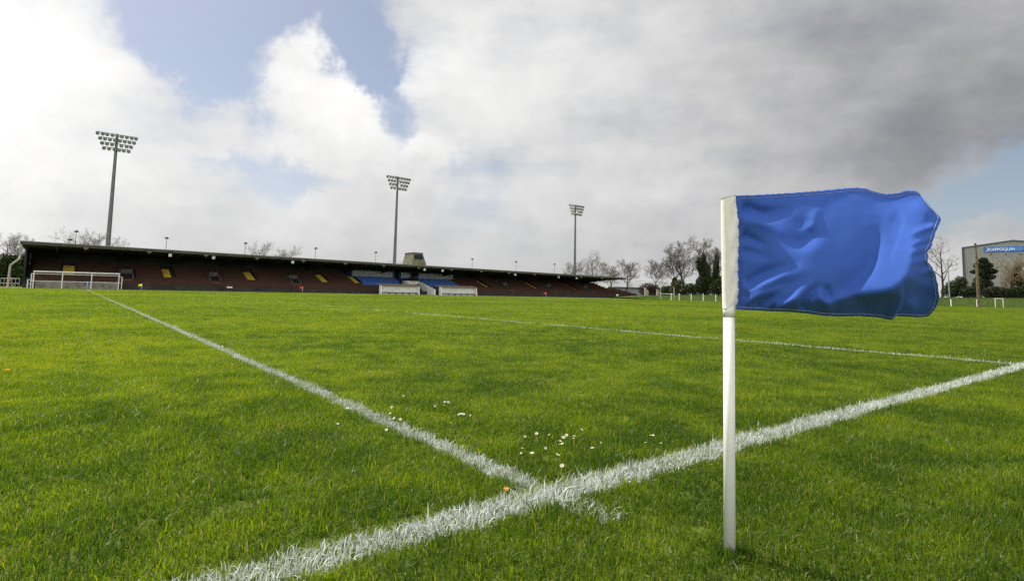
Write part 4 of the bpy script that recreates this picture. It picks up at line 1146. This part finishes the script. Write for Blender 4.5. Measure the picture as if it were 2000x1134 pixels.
k_ = (s_at(1987)-s_at(1935))/w1; q.scale = (k_, 1, 1)
q, w1 = text('LO', s_at(1990), tz, ts, M['sign_pale'], sg); q.scale = (k_, 1, 1)
em = MB(); hh = sz1-sz0; pts = [(.35+.35*math.sin(q*.39)+.03*q, hh*(.1+.1*q)) for q in range(9)]
for (xa, za), (xb, zb) in zip(pts[:-1], pts[1:]): em.hexa([(sx0+xa,-.29,sz0+za),(sx0+xa+.2,-.29,sz0+za),(sx0+xa+.2,-.25,sz0+za),(sx0+xa,-.25,sz0+za),(sx0+xb,-.29,sz0+zb),(sx0+xb+.2,-.29,sz0+zb),(sx0+xb+.2,-.25,sz0+zb),(sx0+xb,-.25,sz0+zb)])
em.build('emblem', M['sign_white'], sg)
for px in (1940, 1969, 1998):
    x = s_at(px); z = hat(px, 496.5); MB().box(x-.2,-.35,z,x+.2,-.06,z+.18).build('wall_light', M['trim'], t)

# ------------------------------------------------------------------ daisies and dandelions
def z2(x, y): return 900+x/3.992, 820+y/3.992
def z5(x, y): return 600+x/3.333, 560+y/3.333
clusters = [
 ('white daisy in the loose cluster inside the corner of the white lines', 'daisies inside the corner of the lines',
  [z2(*p) for p in ((942,75),(825,118),(800,135),(883,125),(878,142),(775,165),(790,185),(768,188),(660,218),(1090,175),(1025,218),(480,220),(470,258),(555,257),(755,270),(590,105),(690,115),(500,128))]),
 ('white daisy alone right behind the meeting point of the white lines', None, [z2(790, 355)]),
 ('white daisy in the tight bunch beyond the long cross line', 'bunch of daisies beyond the cross line', [z5(*p) for p in ((895,748),(918,750),(890,770),(832,775),(904,745))]),
 ('white daisy in the short row below the tight bunch', 'short row of daisies', [z5(*p) for p in ((988,829),(1004,827),(1018,828),(1062,835),(935,886))]),
 ('white daisy growing in or against the long white cross line', 'daisies along the cross line', [z5(*p) for p in ((550,783),(540,822),(605,862),(565,855),(410,805),(262,790),(160,758),(198,890),(515,930))]),
 ('white daisy far out on the pitch beyond the tight bunch', 'daisies far out on the pitch', [z5(*p) for p in ((835,315),(925,315),(870,258),(890,256),(912,258),(625,708),(210,155),(240,154),(268,155),(290,154),(318,153))]),
 ('white daisy between the cluster and the sideline at right', 'daisies near the right sideline', [z2(*p) for p in ((1480,118),(1500,118),(1560,180),(1440,175))]),
]
dz = None
r_ = random.Random(5)
def make_daisy():
    t = thing('daisy', '', 'daisy', (0,0,0))
    p = MB(); n = 15
    for k in range(n):
        a = 2*PI*k/n; b = a+.17; c_ = a-.17
        p.add([(.0025*math.cos(a),.0025*math.sin(a),.0005),(.008*math.cos(c_),.008*math.sin(c_),.0022),(.0115*math.cos(a),.0115*math.sin(a),.003),(.008*math.cos(b),.008*math.sin(b),.0022)], [(0,1,2,3)])
    p.build('petals', M['petal'], t)
    c = MB()
    for (z0, r0, z1, r1) in ((0,.0034,.0018,.0032),(.0018,.0032,.003,.0018)): c.tube((0,0,z0+.0006),(0,0,z1+.0006),r0,r1,10)
    c.build('centre', M['pollen'], t)
    MB().tube((0,0,-.05),(0,0,0),.0008,.0007,5).build('stem', M['stalk'], t)
    return t
for lb, gp, ps in clusters:
    for (px, py) in ps:
        if dz is None: dz = make_daisy(); q = dz
        else: q = copy_tree(dz)
        q.location = on_z(px, py, .034); q['label'] = lb; s = r_.uniform(.5, .88); q.scale = (s, s, s)
        q.rotation_euler = (math.radians(r_.uniform(-10, 40)), r_.uniform(-.4, .4), r_.uniform(-.8, .8))
        if gp: q['group'] = gp
        elif 'group' in q: del q['group']
def dandelion(px, py, lb, s=1.0):
    t = thing('dandelion', lb, 'flower', on_z(px, py, .034)); t.scale = (s, s, s); t.rotation_euler = (.1, .1, 0)
    p = MB()
    for k in range(34):
        a = k*2.4; r0 = .004+.012*(k/34); z = .006*(1-k/34)
        p.add([(0,0,z),(r0*math.cos(a-.15),r0*math.sin(a-.15),z+.003),((r0+.003)*math.cos(a),(r0+.003)*math.sin(a),z+.0025),(r0*math.cos(a+.15),r0*math.sin(a+.15),z+.003)], [(0,1,2,3)])
    p.build('petals', M['dandelion'], t); MB().tube((0,0,-.05),(0,0,.003),.0014,.0012,5).build('stem', M['stalk'], t)
dandelion(989, 955, 'orange dandelion beside the meeting point of the white lines', .62)
dandelion(14, 723, 'yellow dandelion near the left edge of the photo', 1.2)
dandelion(454, 712, 'tiny yellow dandelion left of the long cross line', .8)

# ------------------------------------------------------------------ sky and sun
SUN_AZ, SUN_EL = math.radians(-54), math.radians(52)
w = bpy.data.worlds.new('World'); sc.world = w; w.use_nodes = True
nt = w.node_tree; nodes, links = nt.nodes, nt.links
bg = nodes['Background']; bg.inputs['Strength'].default_value = 0.1
def lk(a, b): links.new(a, b)
def mth(op, a, b=None, c=None, clamp=False):
    n = nodes.new('ShaderNodeMath'); n.operation = op; n.use_clamp = clamp
    for i, q in enumerate((a, b, c)):
        if q is None: continue
        if isinstance(q, (int, float)): n.inputs[i].default_value = q
        else: lk(q, n.inputs[i])
    return n.outputs[0]
sky = nodes.new('ShaderNodeTexSky'); sky.sky_type = 'NISHITA'; sky.sun_disc = False
sky.sun_elevation = SUN_EL; sky.sun_rotation = SUN_AZ; sky.air_density = 1.0; sky.dust_density = 1.2
tc = nodes.new('ShaderNodeTexCoord'); dirv = tc.outputs['Generated']
def vnoise(scale, detail, rough, off, squash=1.0):
    mp = nodes.new('ShaderNodeMapping'); mp.inputs['Location'].default_value = off; mp.inputs['Scale'].default_value = (1, 1, squash); lk(dirv, mp.inputs['Vector'])
    n = nodes.new('ShaderNodeTexNoise'); n.inputs['Scale'].default_value = scale; n.inputs['Detail'].default_value = detail; n.inputs['Roughness'].default_value = rough
    lk(mp.outputs[0], n.inputs['Vector']); return n
sep = nodes.new('ShaderNodeSeparateXYZ'); lk(dirv, sep.inputs[0])
az = mth('ARCTAN2', sep.outputs[0], sep.outputs[1]); el = mth('ARCSINE', sep.outputs[2])
wn = vnoise(5.5, 8, 0.62, (3.1, 1.7, 0.4)); ws = nodes.new('ShaderNodeSeparateColor'); lk(wn.outputs['Color'], ws.inputs[0])
def warp(amp): return (mth('ADD', az, mth('MULTIPLY', mth('SUBTRACT', ws.outputs[0], .5), amp)), mth('ADD', el, mth('MULTIPLY', mth('SUBTRACT', ws.outputs[1], .5), amp)))
A1, E1 = warp(0.26)
def azel(px, py):
    r = ray(px, py).normalized(); return math.atan2(r.x, r.y), math.asin(r.z)
def blob(px, py, sx, sy, rot=0.0, power=2):
    a0, e0 = azel(px, py); s = 1/F
    k = F/math.hypot(F, px-1000)     # radians shrink off axis
    dx = mth('MULTIPLY', mth('SUBTRACT', A1, a0), 1/(sx*s*k*k)); dy = mth('MULTIPLY', mth('SUBTRACT', E1, e0), 1/(sy*s*k))
    if rot:
        c, q = math.cos(rot), math.sin(rot); ratio = sx*k/sy
        X0 = mth('SUBTRACT', A1, a0); Y0 = mth('SUBTRACT', E1, e0)
        xr = mth('ADD', mth('MULTIPLY', X0, c), mth('MULTIPLY', Y0, q)); yr = mth('SUBTRACT', mth('MULTIPLY', Y0, c), mth('MULTIPLY', X0, q))
        dx = mth('MULTIPLY', xr, 1/(sx*s*k)); dy = mth('MULTIPLY', yr, 1/(sy*s*k))
    d2 = mth('ADD', mth('MULTIPLY', dx, dx), mth('MULTIPLY', dy, dy))
    return mth('EXPONENT', mth('MULTIPLY', d2, -1.0))
def total(items, base):
    acc = base
    for amp, b in items: acc = mth('ADD', acc, mth('MULTIPLY', b, amp))
    return acc
n_big = vnoise(2.2, 6, .55, (0, 0, 0), 1.6).outputs['Fac']; n_mid = vnoise(6, 8, .6, (5, 2, 1), 1.5).outputs['Fac']; n_streak = vnoise(3, 7, .6, (9, 4, 2), 5.0).outputs['Fac']
HOLES = [(390, 60, 150, 80, -.5, 1.25), (560, 20, 190, 85, 0, 1.5), (700, 60, 70, 110, 0, 1.2), (745, 170, 42, 95, .35, 1.1), (800, 260, 50, 55, 0, .75), (420, 140, 120, 45, -.4, .65),
         (530, 305, 75, 50, 0, .75), (570, 360, 80, 26, 0, .7), (930, 350, 70, 60, -.5, .75), (430, 300, 90, 22, 0, .5), (1990, 345, 190, 62, .42, 1.5), (1880, 425, 70, 26, .4, .8)]
CLOUDS = [(640, 190, 105, 110, 0, 1.1), (740, 230, 45, 40, 0, .5), (575, 120, 40, 60, 0, .5), (860, 320, 90, 50, -.4, .7), (480, 110, 40, 30, .3, .35), (380, 5, 60, 14, 0, .5), (735, 112, 18, 16, 0, .5)]
cover = total([(-a_, blob(x, y, sx, sy, r0)) for x, y, sx, sy, r0, a_ in HOLES] + [(a_, blob(x, y, sx, sy, r0)) for x, y, sx, sy, r0, a_ in CLOUDS], 0.92)
cover = mth('ADD', cover, mth('MULTIPLY', mth('SUBTRACT', n_mid, .5), .95)); cover = mth('ADD', cover, mth('MULTIPLY', mth('SUBTRACT', n_streak, .5), .85))
mr = nodes.new('ShaderNodeMapRange'); mr.interpolation_type = 'SMOOTHSTEP'; mr.inputs[1].default_value = -.1; mr.inputs[2].default_value = .98; lk(cover, mr.inputs[0])
BR = [(100, 130, 520, 300, 0, .17), (-250, 60, 500, 420, 0, .32), (660, 180, 130, 110, 0, .30), (850, 130, 160, 160, 0, .14), (860, 310, 110, 55, 0, .14), (1080, 120, 120, 140, 0, .1), (1250, 160, 120, 120, 0, .05),
      (1740, 120, 430, 270, .0, -.26), (1800, 300, 420, 110, .25, -.14), (1560, 340, 320, 60, .1, -.05), (2300, 100, 500, 400, 0, -.12), (1930, 470, 130, 60, 0, -.14), (600, 470, 420, 60, 0, -.02), (1350, 460, 260, 70, 0, -.06)]
bright = total([(a_, blob(x, y, sx, sy, r0)) for x, y, sx, sy, r0, a_ in BR], 0.70)
bright = mth('ADD', bright, mth('MULTIPLY', mth('MAXIMUM', mth('MULTIPLY', sep.outputs[1], -1.0), 0.0), 1.1))   # added brightness on unseen clouds behind the viewer, to light front faces
bright = mth('ADD', bright, mth('MULTIPLY', mth('SUBTRACT', n_big, .5), .34)); bright = mth('ADD', bright, mth('MULTIPLY', mth('SUBTRACT', n_mid, .5), .42)); bright = mth('ADD', bright, mth('MULTIPLY', mth('SUBTRACT', n_streak, .5), .22)); bright = mth('MAXIMUM', bright, .10)
CLOUD = 8.1
cr = nodes.new('ShaderNodeCombineColor')
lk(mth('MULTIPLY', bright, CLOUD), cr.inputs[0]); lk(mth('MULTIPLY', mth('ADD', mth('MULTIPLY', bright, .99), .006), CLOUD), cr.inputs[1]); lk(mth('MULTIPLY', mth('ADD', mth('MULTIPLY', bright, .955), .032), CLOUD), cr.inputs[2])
sk = nodes.new('ShaderNodeMix'); sk.data_type = 'RGBA'; sk.blend_type = 'ADD'; sk.inputs[0].default_value = 1.0
dim = nodes.new('ShaderNodeMix'); dim.data_type = 'RGBA'; dim.blend_type = 'MULTIPLY'; dim.inputs[0].default_value = 1.0
lk(sky.outputs[0], dim.inputs[6]); dim.inputs[7].default_value = (0.74, 0.72, 0.72, 1); lk(dim.outputs[2], sk.inputs[6]); sk.inputs[7].default_value = (0.9, 0.85, 0.8, 1)     # thin high veil over the blue
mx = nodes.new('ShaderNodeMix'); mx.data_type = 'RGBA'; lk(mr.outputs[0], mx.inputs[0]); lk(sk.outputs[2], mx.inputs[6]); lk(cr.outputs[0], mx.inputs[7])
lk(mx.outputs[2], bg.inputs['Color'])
sd = bpy.data.lights.new('sun', 'SUN'); sd.energy = 5.0; sd.angle = math.radians(1.0); sd.color = (1.0, 0.95, 0.86)
so = bpy.data.objects.new('sun', sd); col.objects.link(so)
sdir = Vector((math.sin(SUN_AZ)*math.cos(SUN_EL), math.cos(SUN_AZ)*math.cos(SUN_EL), math.sin(SUN_EL)))
so.rotation_euler = sdir.to_track_quat('Z', 'Y').to_euler(); so.location = sdir*50
sc.view_settings.view_transform = 'Standard'; sc.view_settings.look = 'None'; sc.view_settings.exposure = 0.3; sc.view_settings.gamma = 1.0
sc.cycles.use_denoising = False
sc.cycles.adaptive_threshold = 0.004; sc.cycles.sample_clamp_indirect = 3.0; sc.cycles.max_bounces = 8; sc.cycles.caustics_reflective = False; sc.cycles.caustics_refractive = False
